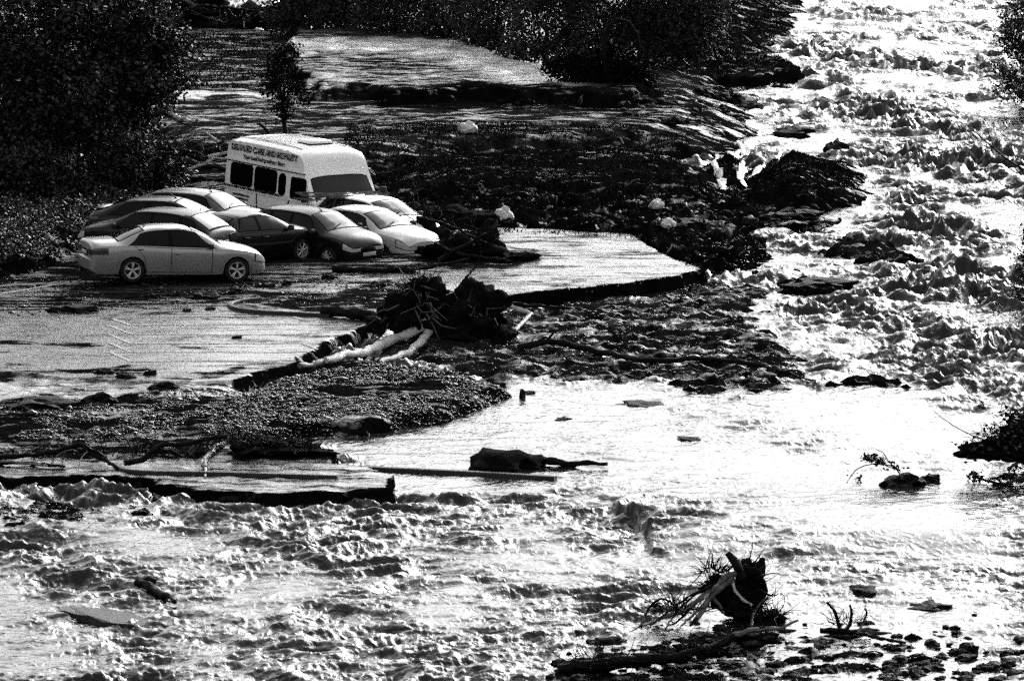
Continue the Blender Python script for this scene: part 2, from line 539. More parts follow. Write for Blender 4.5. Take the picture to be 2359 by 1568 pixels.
def water_material():
    m = bpy.data.materials.new('water')
    m.use_nodes = True
    nt = m.node_tree; N = nt.nodes; L = nt.links
    p = N['Principled BSDF']
    p.inputs['Base Color'].default_value = (.012, .012, .012, 1)
    p.inputs['Roughness'].default_value = .10
    p.inputs['IOR'].default_value = 1.33
    geo = N.new('ShaderNodeNewGeometry')
    aw = N.new('ShaderNodeAttribute'); aw.attribute_name = 'chop'
    mp = N.new('ShaderNodeMapping'); mp.inputs['Rotation'].default_value = (0, 0, .3); mp.inputs['Scale'].default_value = (1.0, .50, 1)
    L.new(geo.outputs['Position'], mp.inputs[0])
    n1 = N.new('ShaderNodeTexNoise'); n1.inputs['Scale'].default_value = 6.0; n1.inputs['Detail'].default_value = 5; n1.inputs['Distortion'].default_value = .5
    n1.noise_type = 'RIDGED_MULTIFRACTAL' if hasattr(n1, 'noise_type') else n1.noise_type
    L.new(mp.outputs[0], n1.inputs['Vector'])
    b = N.new('ShaderNodeBump')
    b.inputs['Distance'].default_value = .05
    mr = N.new('ShaderNodeMapRange')
    for k, q in zip(('From Min', 'From Max', 'To Min', 'To Max'), (0, 1.2, .36, 1.0)): mr.inputs[k].default_value = q
    L.new(aw.outputs['Fac'], mr.inputs[0])
    L.new(mr.outputs[0], b.inputs['Strength'])
    n2 = N.new('ShaderNodeTexNoise'); n2.inputs['Scale'].default_value = 25; n2.inputs['Detail'].default_value = 4; n2.inputs['Distortion'].default_value = .3
    L.new(mp.outputs[0], n2.inputs['Vector'])
    ad = N.new('ShaderNodeMath'); ad.operation = 'MULTIPLY_ADD'; ad.inputs[1].default_value = .22
    L.new(n2.outputs[0], ad.inputs[0]); L.new(n1.outputs[0], ad.inputs[2])
    L.new(ad.outputs[0], b.inputs['Height'])
    L.new(b.outputs[0], p.inputs['Normal'])
    return m


M_WATER = water_material()
wxs = axis_x(-23, 23, .055, 800)
wys = axis_y(123, 300, .55, -30, 900)
X, Y, F = grid(wxs, wys)
X = X * np.where(np.abs(X) < 24, np.clip(Y / 200, .6, 1.5), 1.0)   # the mesh is finest where the river is nearest
z, a = wave_fields(X, Y)
edge = np.clip(1 - (np.maximum(np.abs(X) - 24, 0) + np.maximum(Y - 302, 0)) / 20, 0, 1)
gh, _, _ = ground_fields(X, Y)
shal = sstep((-gh + .02) / .4)                       # waves die out over the shallows
zz = z * edge * (.25 + .75 * shal)
bad = (np.abs(X) > 120) | (Y > 420) | (Y < 60)
water = mesh_np('water', np.stack([X, Y, zz - np.where(bad, .8, 0)], 1), F, M_WATER)
attr(water, 'chop', a * (.4 + .6 * shal))
tag(water, 'broken brown flood water of the river', 'water', kind='structure')

# ================================================================== vehicles
M_SILVER = mat('silver_paint', .30, .30, .5, metal=.5, coat=.5, noise=(1.5, .10, 5))
M_LIGHT = mat('pale_paint', .42, .32, .5, coat=.35, noise=(1.5, .10, 5))
M_GREY = mat('grey_paint', .07, .32, .5, metal=.1, coat=.3, noise=(1.5, .2, 5))
M_DARK = mat('dark_paint', .005, .30, .2, coat=.1, noise=(2, .4, 5))
M_BLACK = mat('black_paint', .003, .28, .2, coat=.08, noise=(2, .4, 5))
M_WHITE = mat('white_paint', .86, .38, .45, coat=.3, noise=(2.5, .08, 6))
M_GLASS = mat('car_glass', .003, .07, .16)
M_VGLASS = mat('van_glass', .012, .10, .3, coat=.1)
M_DGLASS = mat('dark_glass', .002, .15, .05)
M_TYRE = mat('tyre', .012, .8, .15)
M_ALLOY = mat('alloy', .55, .3, .5, metal=.6)
M_TRIM = mat('black_trim', .012, .55, .25)
M_LAMP = mat('clear_lamp', .42, .15, .6, coat=.4)
M_TAIL = mat('tail_lamp', .02, .2, .4, coat=.3)
M_PLATE = mat('plate', .30, .5, .3)
M_SEAM = mat('panel_gap', .006, .9, .05)
M_INK = mat('sign_ink', .012, .6, .2)


def pw(pts):
    xs = np.array([p[0] for p in pts]); zs = np.array([p[1] for p in pts])

    def f(x):
        # smooth monotone interpolation (cosine-free pchip)
        x = np.clip(x, xs[0], xs[-1])
        i = int(np.clip(np.searchsorted(xs, x) - 1, 0, len(xs) - 2))
        hseg = np.diff(xs); dl = np.diff(zs) / hseg
        def slope(k):
            if k == 0: return dl[0]
            if k == len(xs) - 1: return dl[-1]
            if dl[k - 1] * dl[k] <= 0: return 0.0
            w1, w2 = 2 * hseg[k] + hseg[k - 1], hseg[k] + 2 * hseg[k - 1]
            return (w1 + w2) / (w1 / dl[k - 1] + w2 / dl[k])
        t = (x - xs[i]) / hseg[i]
        m0, m1 = slope(i) * hseg[i], slope(i + 1) * hseg[i]
        t2, t3 = t * t, t * t * t
        return (2 * t3 - 3 * t2 + 1) * zs[i] + (t3 - 2 * t2 + t) * m0 + (-2 * t3 + 3 * t2) * zs[i + 1] + (t3 - t2) * m1
    return f


class Shell:
    """the skin of a vehicle: x forward, y to its left, z up"""
    def __init__(s, sp):
        s.sp = sp
        s.zt, s.zb, s.wb, s.wt = [pw(sp[k]) for k in ('zt', 'zb', 'wb', 'wt')]
        s.x0, s.x1 = sp['zt'][0][0], sp['zt'][-1][0]
        s.drop = sp.get('drop', .06)
        s.sill = sp.get('sill', .22)

    def low(s, x):
        z = s.sill
        e = min(x - s.x0, s.x1 - x)
        if e < .25: z += .10 * (1 - e / .25) ** 2
        for ax in s.sp['axles']:
            r = s.sp['arch']
            d = abs(x - ax)
            if d < r: z = max(z, s.sp['wr'] + math.sqrt(r * r - d * d))
        return min(z, s.zb(x) - .03)

    def edge(s, x):
        return max(s.zt(x) - s.drop, s.zb(x) + .004)

    def side(s, x, t, sg):               # t 0 sill .. 1 belt
        z0, zb = s.low(x), s.zb(x)
        z = z0 + (zb - z0) * t
        a = min(1, max(0, (z - s.sill) / max(zb - s.sill, .1)))
        w = s.wb(x) * (1 - .07 * (1 - a) ** 2.5 + .018 * math.sin(math.pi * a) - (.03 * ((a - .85) / .15) ** 2 if a > .85 else 0))
        return np.array((x, sg * w, z))

    def upper(s, x, v, sg):              # v 0 belt .. 1 roof edge
        wb, wt = s.wb(x) * .97, min(s.wt(x), s.wb(x) * .96)
        zb, ze = s.zb(x), s.edge(x)
        w = wb + (wt - wb) * v + .03 * math.sin(math.pi * v) * min(1, (ze - zb) / .3)
        return np.array((x, sg * w, zb + (ze - zb) * v))

    def top(s, x, u):                    # u -1 .. 1 across
        wt = min(s.wt(x), s.wb(x) * .96)
        z = max(s.zt(x), s.zb(x) + .008)
        return np.array((x, wt * u, z - (z - s.edge(x)) * abs(u) ** 2.6))

    def body(s, name, mt, parent, step=.045):
        xs = list(np.arange(s.x0, s.x1, step)) + [s.x1]
        xs = sorted(set([round(x, 4) for x in xs] + [round(s.x0 + .015, 4), round(s.x1 - .015, 4)]))
        rows = []
        nl, nu, nt_ = 9, 5, 10
        for x in xs:
            r = [s.side(x, t, -1) for t in np.linspace(0, 1, nl)]
            r += [s.upper(x, v, -1) for v in np.linspace(0.02, 1, nu)]
            r += [s.top(x, u) for u in np.linspace(-1, 1, nt_)[1:-1]]
            r += [s.upper(x, v, 1) for v in np.linspace(1, .02, nu)]
            r += [s.side(x, t, 1) for t in np.linspace(1, 0, nl)]
            rows.append(r)
        n = len(rows[0]); V = np.array(rows).reshape(-1, 3)
        F = [(i * n + j, (i + 1) * n + j, (i + 1) * n + j + 1, i * n + j + 1) for i in range(len(rows) - 1) for j in range(n - 1)]
        F += [(i * n + n - 1, (i + 1) * n + n - 1, (i + 1) * n, i * n) for i in range(len(rows) - 1)]
        b = MB(); b.add(V, F)
        b.f.setdefault(n, []).append(list(range(n)))
        b.f.setdefault(n, []).append(list(range((len(rows) - 1) * n, len(rows) * n))[::-1])
        return b.build(name, mt, parent, True, 38)

    def patch(s, name, mt, parent, fn, x0, x1, v0, v1, off=.006, nx=12, nv=8, x0b=None, x1b=None, thick=0.0, rnd=0.0):
        """a panel lying on the skin; x limits may differ at v0 and v1"""
        x0b = x0 if x0b is None else x0b
        x1b = x1 if x1b is None else x1b
        V = []
        for j in range(nv + 1):
            t = j / nv
            v = v0 + (v1 - v0) * t
            k = 0
            if rnd: k = rnd * (1 - math.sqrt(max(0, 1 - max(0, abs(2 * t - 1) - .5) ** 2 * 4)))
            a, b = x0 + (x0b - x0) * t + k, x1 + (x1b - x1) * t - k
            for i in range(nx + 1):
                x = a + (b - a) * i / nx
                P = fn(x, v)
                e = .004
                dx = fn(min(x + e, s.x1), v) - fn(max(x - e, s.x0), v); dv = fn(x, min(v + e, 1)) - fn(x, max(v - e, -1))
                nrm = np.cross(dx, dv); ln = np.linalg.norm(nrm)
                nrm = nrm / ln if ln > 1e-9 else np.array((0, 0, 1.0))
                c = np.array((0, 0, s.zb(x) * .8))
                if nrm @ (P - np.array((x, 0, c[2]))) < 0: nrm = -nrm
                V.append(P + nrm * off)
        F = [(j * (nx + 1) + i, j * (nx + 1) + i + 1, (j + 1) * (nx + 1) + i + 1, (j + 1) * (nx + 1) + i) for j in range(nv) for i in range(nx)]
        b = MB(); b.add(V, F)
        return b.build(name, mt, parent, True, 40)


def wrap_strip(s, name, mt, parent, end, xa, yb, t0, t1, off=.014, both=None, bulge=.03, lip=True):
    """a panel that wraps round a corner of the vehicle: along the side from xa to the end, then across the end to y = yb"""
    xe = s.x1 if end > 0 else s.x0
    rows = []
    nr = 7
    ts = [(t0, -.004)] + [(t0 + (t1 - t0) * k / nr, off) for k in range(nr + 1)] + [(t1, -.004)]
    for t, of in ts:
        def half(sg, y_to):
            L = []
            for k in range(9):
                x = xa + (xe - xa) * k / 8
                P = s.side(x, t, sg)
                e = .01
                x2 = x - e if end > 0 else x + e
                d = P - s.side(x2, t, sg)
                nrm = np.array((d[1] * sg * (-1 if d[0] * sg < 0 else 1), 0, 0))
                tx, ty = d[0], d[1]
                n2 = np.array((-ty, tx, 0)); n2 = n2 / (np.linalg.norm(n2) + 1e-9)
                if n2[1] * sg < 0: n2 = -n2
                L.append(P + n2 * of)
            w = abs(P[1])
            for k in range(1, 8):
                y = sg * w + (y_to - sg * w) * k / 7
                b = bulge * (1 - (abs(y) / w) ** 2) if of > 0 else 0
                L.append(np.array((xe + end * (max(of, 0) * 1.2 + b - (.01 if of < 0 else 0)), y, P[2])))
            return L
        if both is None:
            r = half(-1, 0.0) + half(1, 0.0)[::-1][1:]
        else:
            r = half(both, yb)
        rows.append(r)
    n = len(rows[0])
    b = MB()
    b.add(np.array(rows).reshape(-1, 3), [(i * n + j, i * n + j + 1, (i + 1) * n + j + 1, (i + 1) * n + j) for i in range(len(rows) - 1) for j in range(n - 1)])
    return b.build(name, mt, parent, True, 40)


def wheel(parent, x, y, r, spokes, wd=.2, m_rim=None):
    sg = 1 if y > 0 else -1
    w = empty('wheel', (x, y, r)); w.parent = parent
    t = MB()
    t.lathe([(r * .62, -wd / 2), (r * .93, -wd / 2), (r * .985, -wd / 2 + .02), (r, -wd * .25), (r, wd * .25), (r * .985, wd / 2 - .02), (r * .93, wd / 2), (r * .62, wd / 2)], 32)
    t.build('tyre', M_TYRE, w)
    b = MB()
    yo = sg * wd / 2
    b.lathe([(r * .69, yo * .86), (r * .68, yo * 1.02), (r * .63, yo * 1.0), (r * .60, yo * .7), (r * .60, -yo)], 32)
    b.lathe([(r * .17, yo * .85), (r * .15, yo * .98), (r * .001, yo * .98)], 16)
    for k in range(spokes):
        a = 2 * math.pi * k / spokes + .3
        for q in ((-.09, .09) if spokes <= 6 else (0,)):
            p0 = np.array((math.cos(a) * r * .12, yo * .85, math.sin(a) * r * .12))
            p1 = np.array((math.cos(a + q * 1.6) * r * .63, yo * .9, math.sin(a + q * 1.6) * r * .63))
            b.tube([p0, p1], r * .05 if spokes <= 6 else r * .06, 6)
    b.build('rim', m_rim or M_ALLOY, w, True, 35)
    d = MB()
    d.lathe([(r * .61, -yo * .2), (.001, -yo * .2)], 20)
    d.build('brake_disc', M_TRIM, w)
    return w


def disc_patch(name, mt, parent, c, ax_r, ay_r, normal='x'):
    b = MB(); b.box(c, (.02, ax_r, ay_r))
    return b.build(name, mt, parent, False)


def small_box(name, mt, parent, c, size, rz=0, bevel=True):
    R = Matrix.Rotation(rz, 3, 'Z')
    sx, sy, sz = [q / 2 for q in size]
    k = min(sx, sy, sz) * .5
    b = MB()
    V, idx = [], {}
    for a, (ex, ey, ez) in enumerate(((sx, sy - k, sz - k), (sx - k, sy, sz - k), (sx - k, sy - k, sz))):
        for x in (-1, 1):
            for y in (-1, 1):
                for z in (-1, 1):
                    idx[a, x, y, z] = len(V); V.append(np.array(R @ Vector((x * ex, y * ey, z * ez))) + np.array(c))
    F = []
    for sgn in (-1, 1):
        F.append([idx[0, sgn, y, z] for y, z in ((-1, -1), (1, -1), (1, 1), (-1, 1))])
        F.append([idx[1, x, sgn, z] for x, z in ((-1, -1), (1, -1), (1, 1), (-1, 1))])
        F.append([idx[2, x, y, sgn] for x, y in ((-1, -1), (1, -1), (1, 1), (-1, 1))])
        for q in (-1, 1):
            F.append([idx[0, sgn, q, -1], idx[0, sgn, q, 1], idx[1, sgn, q, 1], idx[1, sgn, q, -1]])
            F.append([idx[0, sgn, -1, q], idx[0, sgn, 1, q], idx[2, sgn, 1, q], idx[2, sgn, -1, q]])
            F.append([idx[1, -1, sgn, q], idx[1, 1, sgn, q], idx[2, 1, sgn, q], idx[2, -1, sgn, q]])
            for w in (-1, 1):
                F.append([idx[0, sgn, q, w], idx[1, sgn, q, w], idx[2, sgn, q, w]])
    b.add(V, F)
    return b.build(name, mt, parent, True, 50)


def build_car(name, label, group, sp, paint, px, py, Y, yaw, tilt=(0, 0), scale=1.0):
    loc = gy(px, py, Y)
    root = empty(name, loc, (math.radians(tilt[0]), math.radians(tilt[1]), math.radians(yaw)))
    root.scale = (scale,) * 3
    tag(root, label, 'car', group)
    s = Shell(sp)
    body = s.body('body', paint, root)
    wr, half = sp['wr'], s.wb(0)
    # dark chassis and wheel wells inside the skin
    ch = MB()
    ch.box(((s.x0 + s.x1) / 2, 0, .36), (s.x1 - s.x0 - .5, half * 2 - .30, .22))
    for ax in sp['axles']:
        for sg in (-1, 1):
            ch.lathe([(sp['arch'] * .99, sg * (half - .06)), (sp['arch'] * .99, sg * (half - .32)), (.001, sg * (half - .32))], 24, 'y', (ax, 0, wr))
    ch.build('chassis', M_SEAM, root)
    for ax in sp['axles']:
        for sg in (-1, 1):
            wheel(root, ax, sg * (half - .115), wr, sp.get('spokes', 5), .20, sp.get('rim'))
    xr0, xr1 = sp['rear_glass']; xf0, xf1 = sp['front_glass']
    gm = sp.get('glass', M_GLASS)
    um = sp.get('glass_u', .88)
    s.patch('windscreen_seal', M_SEAM, root, s.top, xf0 - .045, xf1 + .05, -.97, .97, .003, 12, 14)
    s.patch('rear_window_seal', M_SEAM, root, s.top, xr0 - .05, xr1 + .045, -.97, .97, .003, 10, 14)
    s.patch('windscreen', gm, root, s.top, xf0, xf1, -um, um, .006, 12, 14)
    s.patch('rear_window', gm, root, s.top, xr0, xr1, -um, um, .006, 10, 14)
    wip = MB()
    a, b_ = s.top(xf1 + .01, -.55), s.top((xf0 + xf1) / 2 + .3 * (xf1 - xf0), .1)
    wip.tube([a + (0, 0, .03), (a + b_) / 2 + (0, 0, .035), b_ + (0, 0, .02)], .012, 5)
    wip.build('wiper', M_TRIM, root)
    for sg in (-1, 1):
        fu = lambda x, v, q=sg: s.upper(x, v, q)
        fl = lambda x, v, q=sg: s.side(x, v, q)
        W0, W1 = sp['windows'][0], sp['windows'][-1]
        s.patch('window_frame', M_SEAM, root, fu, W0[0] - .05, W1[1] + .05, .04, .93, .003, 24, 8, W0[2] - .04, W1[3] + .04)
        for (wx0, wx1, wx0b, wx1b) in sp['windows']:
            s.patch('side_window', gm, root, fu, wx0, wx1, .10, .86, .007, 14, 8, wx0b, wx1b)
        for (dx0, dx1, dx0b, dx1b) in sp['doors']:
            s.patch('door_gap', M_SEAM, root, fl, dx0 - .02, dx1 + .02, .075, .99, .003, 14, 10, dx0b - .02, dx1b + .02)
            d = s.patch('door', paint, root, fl, dx0, dx1, .10, .97, .006, 14, 12, dx0b, dx1b)
            hp = s.side(dx0b + .16, .80, sg)
            small_box('handle', sp.get('handle', paint), d, hp + (0, sg * .018, 0), (.20, .035, .035))
            small_box('handle_recess', M_SEAM, d, hp + (0, sg * .010, -.022), (.13, .012, .03))
        if sp.get('strip'):
            s.patch('side_strip', M_TRIM, root, fl, s.x0 + .5, s.x1 - .5, .50, .58, .012, 30, 2)
        hx0, hx1, hv0, hv1 = sp['headlight']
        wrap_strip(s, 'headlight_surround', M_SEAM, root, 1, hx0 - .03, sg * s.wb(s.x1) * .30, hv0 - .04, min(hv1 + .03, .99), .006, sg, .0)
        wrap_strip(s, 'headlight', M_LAMP, root, 1, hx0, sg * s.wb(s.x1) * .36, hv0, hv1, .014, sg, .0)
        tx0, tx1, tv0, tv1 = sp['taillight']
        wrap_strip(s, 'taillight', M_TAIL, root, -1, tx1, sg * s.wb(s.x0) * .56, tv0, tv1, .012, sg, .0)
        # mirror
        mp = s.upper(sp['mirror'], .10, sg)
        mb = small_box('mirror', sp.get('mirror_paint', paint), root, mp + (0, sg * .12, .05), (.10, .20, .13))
        arm = MB(); arm.tube([mp, mp + (0, sg * .09, .03)], .025, 6); arm.build('mirror_arm', M_TRIM, mb)
    # ends
    for end, xx in ((-1, s.x0), (1, s.x1)):
        w = s.wb(xx) * 1.86
        zl, zh = s.low(xx), s.zb(xx)
        ax = sp['axles'][0] - sp['arch'] - .04 if end < 0 else sp['axles'][1] + sp['arch'] + .04
        wrap_strip(s, 'bumper', sp.get('bumper', paint), root, end, ax, 0, .03, .47, .018, None, .05)
        if end > 0:
            small_box('lower_grille', M_SEAM, root, (xx + .045, 0, zl + (zh - zl) * .16), (.06, w * .55, (zh - zl) * .16))
            gw = sp.get('grille', (.5, .5))
            if sp.get('kidney'):
                for q in (-1, 1):
                    small_box('grille', M_SEAM, root, (xx + .02, q * .17, zl + (zh - zl) * .74), (.08, .26, (zh - zl) * .34))
            else:
                small_box('grille', M_SEAM, root, (xx + .01, 0, zl + (zh - zl) * .76), (.08, w * gw[0], (zh - zl) * .26))
            small_box('number_plate', M_PLATE, root, (xx + .078, 0, zl + (zh - zl) * .36), (.02, .50, .10))
        else:
            pz = sp.get('plate_z', .70)
            rec = small_box('plate_recess', M_SEAM, root, (xx - .004, 0, pz), (.03, .62, .17))
            small_box('number_plate', M_PLATE, root, (xx - .026, 0, pz), (.02, .50, .10))
    if sp.get('antenna') is not None:
        p = s.top(sp['antenna'], 0)
        an = MB(); an.tube([p, p + (-.08, 0, .05), p + (-.22, 0, .18)], [.022, .014, .006], 6); an.build('antenna', M_TRIM, root)
    if sp.get('spoiler'):
        p = s.top(s.x0 + sp['spoiler'], 0)
        small_box('spoiler', paint, root, p + (-.02, 0, .01), (.24, s.wt(s.x0 + sp['spoiler']) * 1.7, .03))
    return root, s


SALOON = dict(
    zt=[(-2.42, .97), (-2.40, 1.03), (-2.34, 1.075), (-1.95, 1.10), (-1.70, 1.115), (-1.30, 1.27), (-.92, 1.405), (-.50, 1.462), (-.05, 1.47), (.35, 1.425), (.75, 1.27), (1.18, 1.04), (1.60, .975), (2.0, .90), (2.25, .81), (2.37, .73), (2.42, .66)],
    zb=[(-2.42, .90), (-2.38, .94), (-2.2, .97), (-1.6, .985), (0, .93), (1.1, .90), (1.7, .86), (2.1, .78), (2.32, .69), (2.42, .60)],
    wb=[(-2.42, .74), (-2.38, .81), (-2.2, .875), (-1.6, .915), (0, .925), (1.5, .915), (1.9, .87), (2.2, .76), (2.36, .62), (2.42, .54)],
    wt=[(-2.42, .60), (-2.3, .68), (-1.75, .70), (-1.3, .62), (-.9, .57), (.3, .57), (.75, .62), (1.2, .72), (1.9, .66), (2.3, .50), (2.42, .40)],
    axles=(-1.32, 1.57), arch=.375, wr=.33, drop=.05, sill=.21,
    rear_glass=(-1.66, -.98), front_glass=(.38, 1.14),
    windows=[(-1.42, -.32, -1.05, -.34), (-.22, .96, -.24, .42)],
    doors=[(-.92, -.27, -1.28, -.27), (-.25, .86, -.25, .86)],
    headlight=(2.10, 2.34, .66, .93), taillight=(-2.39, -2.0, .70, .94), mirror=.82, mirror_paint=M_TRIM, kidney=True, antenna=-.80, plate_z=.74, spokes=5)
HATCH = dict(
    zt=[(-2.02, .93), (-1.99, 1.02), (-1.90, 1.12), (-1.55, 1.36), (-1.30, 1.425), (-.5, 1.46), (0, 1.45), (.35, 1.40), (.75, 1.22), (1.12, 1.03), (1.5, .97), (1.8, .88), (1.96, .78), (2.02, .70)],
    zb=[(-2.02, .88), (-1.98, .94), (-1.6, .97), (0, .93), (1.1, .90), (1.6, .85), (1.85, .76), (2.02, .62)],
    wb=[(-2.02, .71), (-1.97, .77), (-1.6, .84), (0, .855), (1.3, .845), (1.65, .79), (1.9, .70), (2.02, .60)],
    wt=[(-2.02, .60), (-1.7, .60), (-1.3, .55), (.3, .55), (.75, .60), (1.15, .68), (1.7, .60), (2.02, .42)],
    axles=(-1.22, 1.30), arch=.345, wr=.30, drop=.05, sill=.20,
    rear_glass=(-1.90, -1.48), front_glass=(.37, 1.06),
    windows=[(-1.62, -1.12, -1.36, -1.10), (-1.02, -.28, -1.02, -.30), (-.18, .92, -.20, .40)],
    doors=[(-.86, -.23, -1.05, -.23), (-.21, .84, -.21, .84)],
    headlight=(1.80, 1.96, .64, .92), taillight=(-1.99, -1.78, .62, .96), mirror=.78, mirror_paint=M_TRIM, spokes=7, plate_z=.66, antenna=.25)
COUPE = dict(HATCH,
    zt=[(-2.10, .93), (-2.07, 1.0), (-1.98, 1.06), (-1.75, 1.10), (-1.20, 1.32), (-.85, 1.385), (-.3, 1.41), (.1, 1.40), (.4, 1.34), (.75, 1.20), (1.12, 1.01), (1.55, .94), (1.85, .86), (2.02, .77), (2.10, .68)],
    zb=[(-2.10, .87), (-2.06, .91), (-1.6, .94), (0, .91), (1.1, .88), (1.6, .83), (1.9, .76), (2.10, .60)],
    wb=[(-2.10, .70), (-2.04, .77), (-1.6, .84), (0, .85), (1.3, .84), (1.7, .78), (1.95, .70), (2.10, .58)],
    wt=[(-2.10, .58), (-1.75, .62), (-1.2, .56), (.3, .54), (.75, .60), (1.15, .68), (1.7, .60), (2.10, .42)],
    rear_glass=(-1.70, -1.10), spoiler=.22, windows=[(-1.45, -.42, -1.02, -.42), (-.30, .92, -.30, .42)], doors=[(-.36, .84, -.36, .84)])
SMALL_SALOON = dict(HATCH,
    zt=[(-2.10, .94), (-2.08, 1.0), (-2.02, 1.06), (-1.45, 1.08), (-1.0, 1.30), (-.72, 1.37), (-.2, 1.39), (.15, 1.37), (.42, 1.30), (.75, 1.16), (1.10, 1.0), (1.55, .94), (1.85, .86), (2.02, .77), (2.10, .68)],
    zb=[(-2.10, .88), (-2.06, .92), (-1.6, .94), (0, .90), (1.1, .88), (1.6, .83), (1.9, .76), (2.10, .60)],
    wb=COUPE['wb'], wt=COUPE['wt'],
    rear_glass=(-1.40, -.98), windows=[(-1.02, -.30, -.82, -.32), (-.20, .90, -.22, .46)], doors=[(-.80, -.26, -.95, -.26), (-.24, .84, -.24, .84)], strip=True, bumper=M_TRIM, antenna=None)
ESTATE = dict(HATCH,
    zt=[(-2.10, .94), (-2.07, 1.0), (-2.02, 1.05), (-1.65, 1.27), (-1.3, 1.40), (-.6, 1.46), (-.1, 1.45), (.3, 1.40), (.75, 1.22), (1.15, 1.03), (1.6, .96), (1.9, .86), (2.04, .78), (2.10, .68)],
    zb=[(-2.10, .88), (-2.06, .93), (-1.6, .97), (0, .93), (1.1, .90), (1.6, .85), (1.9, .76), (2.10, .60)],
    wb=COUPE['wb'], wt=[(-2.10, .62), (-1.75, .60), (-1.3, .56), (.3, .55), (.75, .60), (1.15, .68), (1.7, .60), (2.10, .42)],
    rear_glass=(-1.97, -1.38), windows=[(-1.74, -1.22, -1.52, -1.20), (-1.10, -.30, -1.10, -.32), (-.20, .92, -.22, .40)])

YS = g(395, 641, ZP).y
GRP = 'cars jammed together on the flooded car park'
car1, sh1 = build_car('silver_saloon_car', 'silver four-door saloon seen side-on at the front of the jammed cars', GRP, dict(SALOON), M_SILVER, 396, 641, YS - .3, 17, (0, 2.1), 1.025)
build_car('dark_estate_car', 'dark hatchback facing away behind the silver saloon, rear window and wiper showing', GRP, dict(ESTATE, antenna=None), M_DARK, 358, 599, YS + 2.4, 153, (0, -1.5), 1.03)
build_car('dark_coupe_car', 'dark car with sloping back and boot spoiler beside the ivy bank', GRP, dict(COUPE), M_BLACK, 388, 569, YS + 5.6, -15, (0, 0), 1.02)
build_car('grey_hatchback_car', 'pale grey hatchback farthest back, beneath the rear of the white minibus', GRP, dict(HATCH), M_GREY, 472, 553, YS + 8.4, -30, (0, 0), 1.0)
build_car('black_saloon_car', 'small black saloon wedged nose-right between the silver saloon and the dark hatchback', GRP, dict(SMALL_SALOON), M_BLACK, 566, 604, YS + 4.0, 46, (0, 1), 1.06)
build_car('black_hatchback_car', 'black hatchback angled nose-forward with a bright front wheel and one pale headlamp', GRP, dict(HATCH, spokes=8), M_DARK, 726, 601, YS + 5.8, -43, (0, 1), 1.03)
build_car('silver_hatchback_car', 'pale silver car angled nose-forward beside the black hatchback', GRP, dict(SMALL_SALOON, bumper=M_LIGHT, strip=False, kidney=True), M_LIGHT, 846, 596, YS + 7.4, -43, (0, 1), 1.08)
car8, sh8 = build_car('white_hatchback_car', 'white car half hidden behind the pale silver car, branches on its roof', GRP, dict(HATCH, antenna=None), M_WHITE, 866, 572, YS + 9.2, -46, (0, 1), 1.04)

# ------------------------------------------------------------------ the white minibus
VAN = dict(
    zt=[(-2.60, 2.10), (-2.57, 2.46), (-2.47, 2.60), (-2.2, 2.66), (-1.0, 2.68), (.3, 2.66), (.95, 2.60), (1.12, 2.52), (1.22, 2.40), (1.34, 2.10), (1.42, 1.92), (1.62, 1.60), (1.82, 1.30), (1.95, 1.24), (2.30, 1.12), (2.50, 1.0), (2.60, .80)],
    zb=[(-2.60, 1.26), (1.5, 1.26), (1.85, 1.22), (2.3, 1.06), (2.5, .92), (2.60, .72)],
    wb=[(-2.60, .95), (-2.5, .965), (1.5, .965), (2.0, .93), (2.4, .84), (2.60, .70)],
    wt=[(-2.60, .70), (-2.45, .76), (.6, .76), (1.05, .70), (1.36, .76), (1.8, .82), (2.3, .74), (2.60, .58)],
    axles=(-1.55, 1.62), arch=.40, wr=.34, drop=.10, sill=.26)


def vside(x, z, sg):
    """flat tumbling side of the minibus at height z"""
    return np.array((x, sg * (.975 - .085 * max(0, z - 1.26) - (.0 if z > 1.26 else .0)), z))


def van_body(parent):
    s = Shell(VAN)
    xs = sorted(set([round(x, 3) for x in np.arange(-2.60, 2.60, .05)] + [2.6, 2.59, -2.59]))
    rows = []
    for x in xs:
        zt = s.zt(x); zb = s.zb(x); r = []
        half = []
        for t in np.linspace(0, 1, 8):
            p = s.side(x, t, 1); half.append((min(p[1], s.wb(x) * 1.0), p[2]))
        zedge = max(zt - .11, zb + .004)
        roofness = min(1, max(0, (zt - 1.45) / .5))
        for t in np.linspace(.04, 1, 9):
            z = zb + (zedge - zb) * t
            w = s.wb(x) * 1.0 - .085 * max(0, z - 1.26)
            if roofness < 1: w = w - (1 - roofness) * .06 * t
            half.append((w, z))
        we = half[-1][0]
        for t in np.linspace(0.12, 1, 9):
            a = t * math.pi / 2
            u = 1 - t
            yy = we * (u ** .62) if t < 1 else 0
            half.append((yy, zt - (zt - zedge) * (yy / we) ** 4))
        r = [(x, -y, z) for y, z in half] + [(x, y, z) for y, z in half[:-1][::-1]]
        rows.append(r)
    n = len(rows[0]); V = np.array(rows).reshape(-1, 3)
    F = [(i * n + j, (i + 1) * n + j, (i + 1) * n + j + 1, i * n + j + 1) for i in range(len(rows) - 1) for j in range(n - 1)]
    b = MB(); b.add(V, F)
    b.f.setdefault(n, []).append(list(range(n)))
    b.f.setdefault(n, []).append(list(range((len(rows) - 1) * n, len(rows) * n))[::-1])
    return b.build('body', M_WHITE, parent, True, 30), s


def rrect(x0, x1, z0, z1, r, n=5):
    P = []
    for cx, cz, a0 in ((x1 - r, z1 - r, 0), (x0 + r, z1 - r, 90), (x0 + r, z0 + r, 180), (x1 - r, z0 + r, 270)):
        for k in range(n + 1):
            a = math.radians(a0 + 90 * k / n)
            P.append((cx + r * math.cos(a), cz + r * math.sin(a)))
    return P


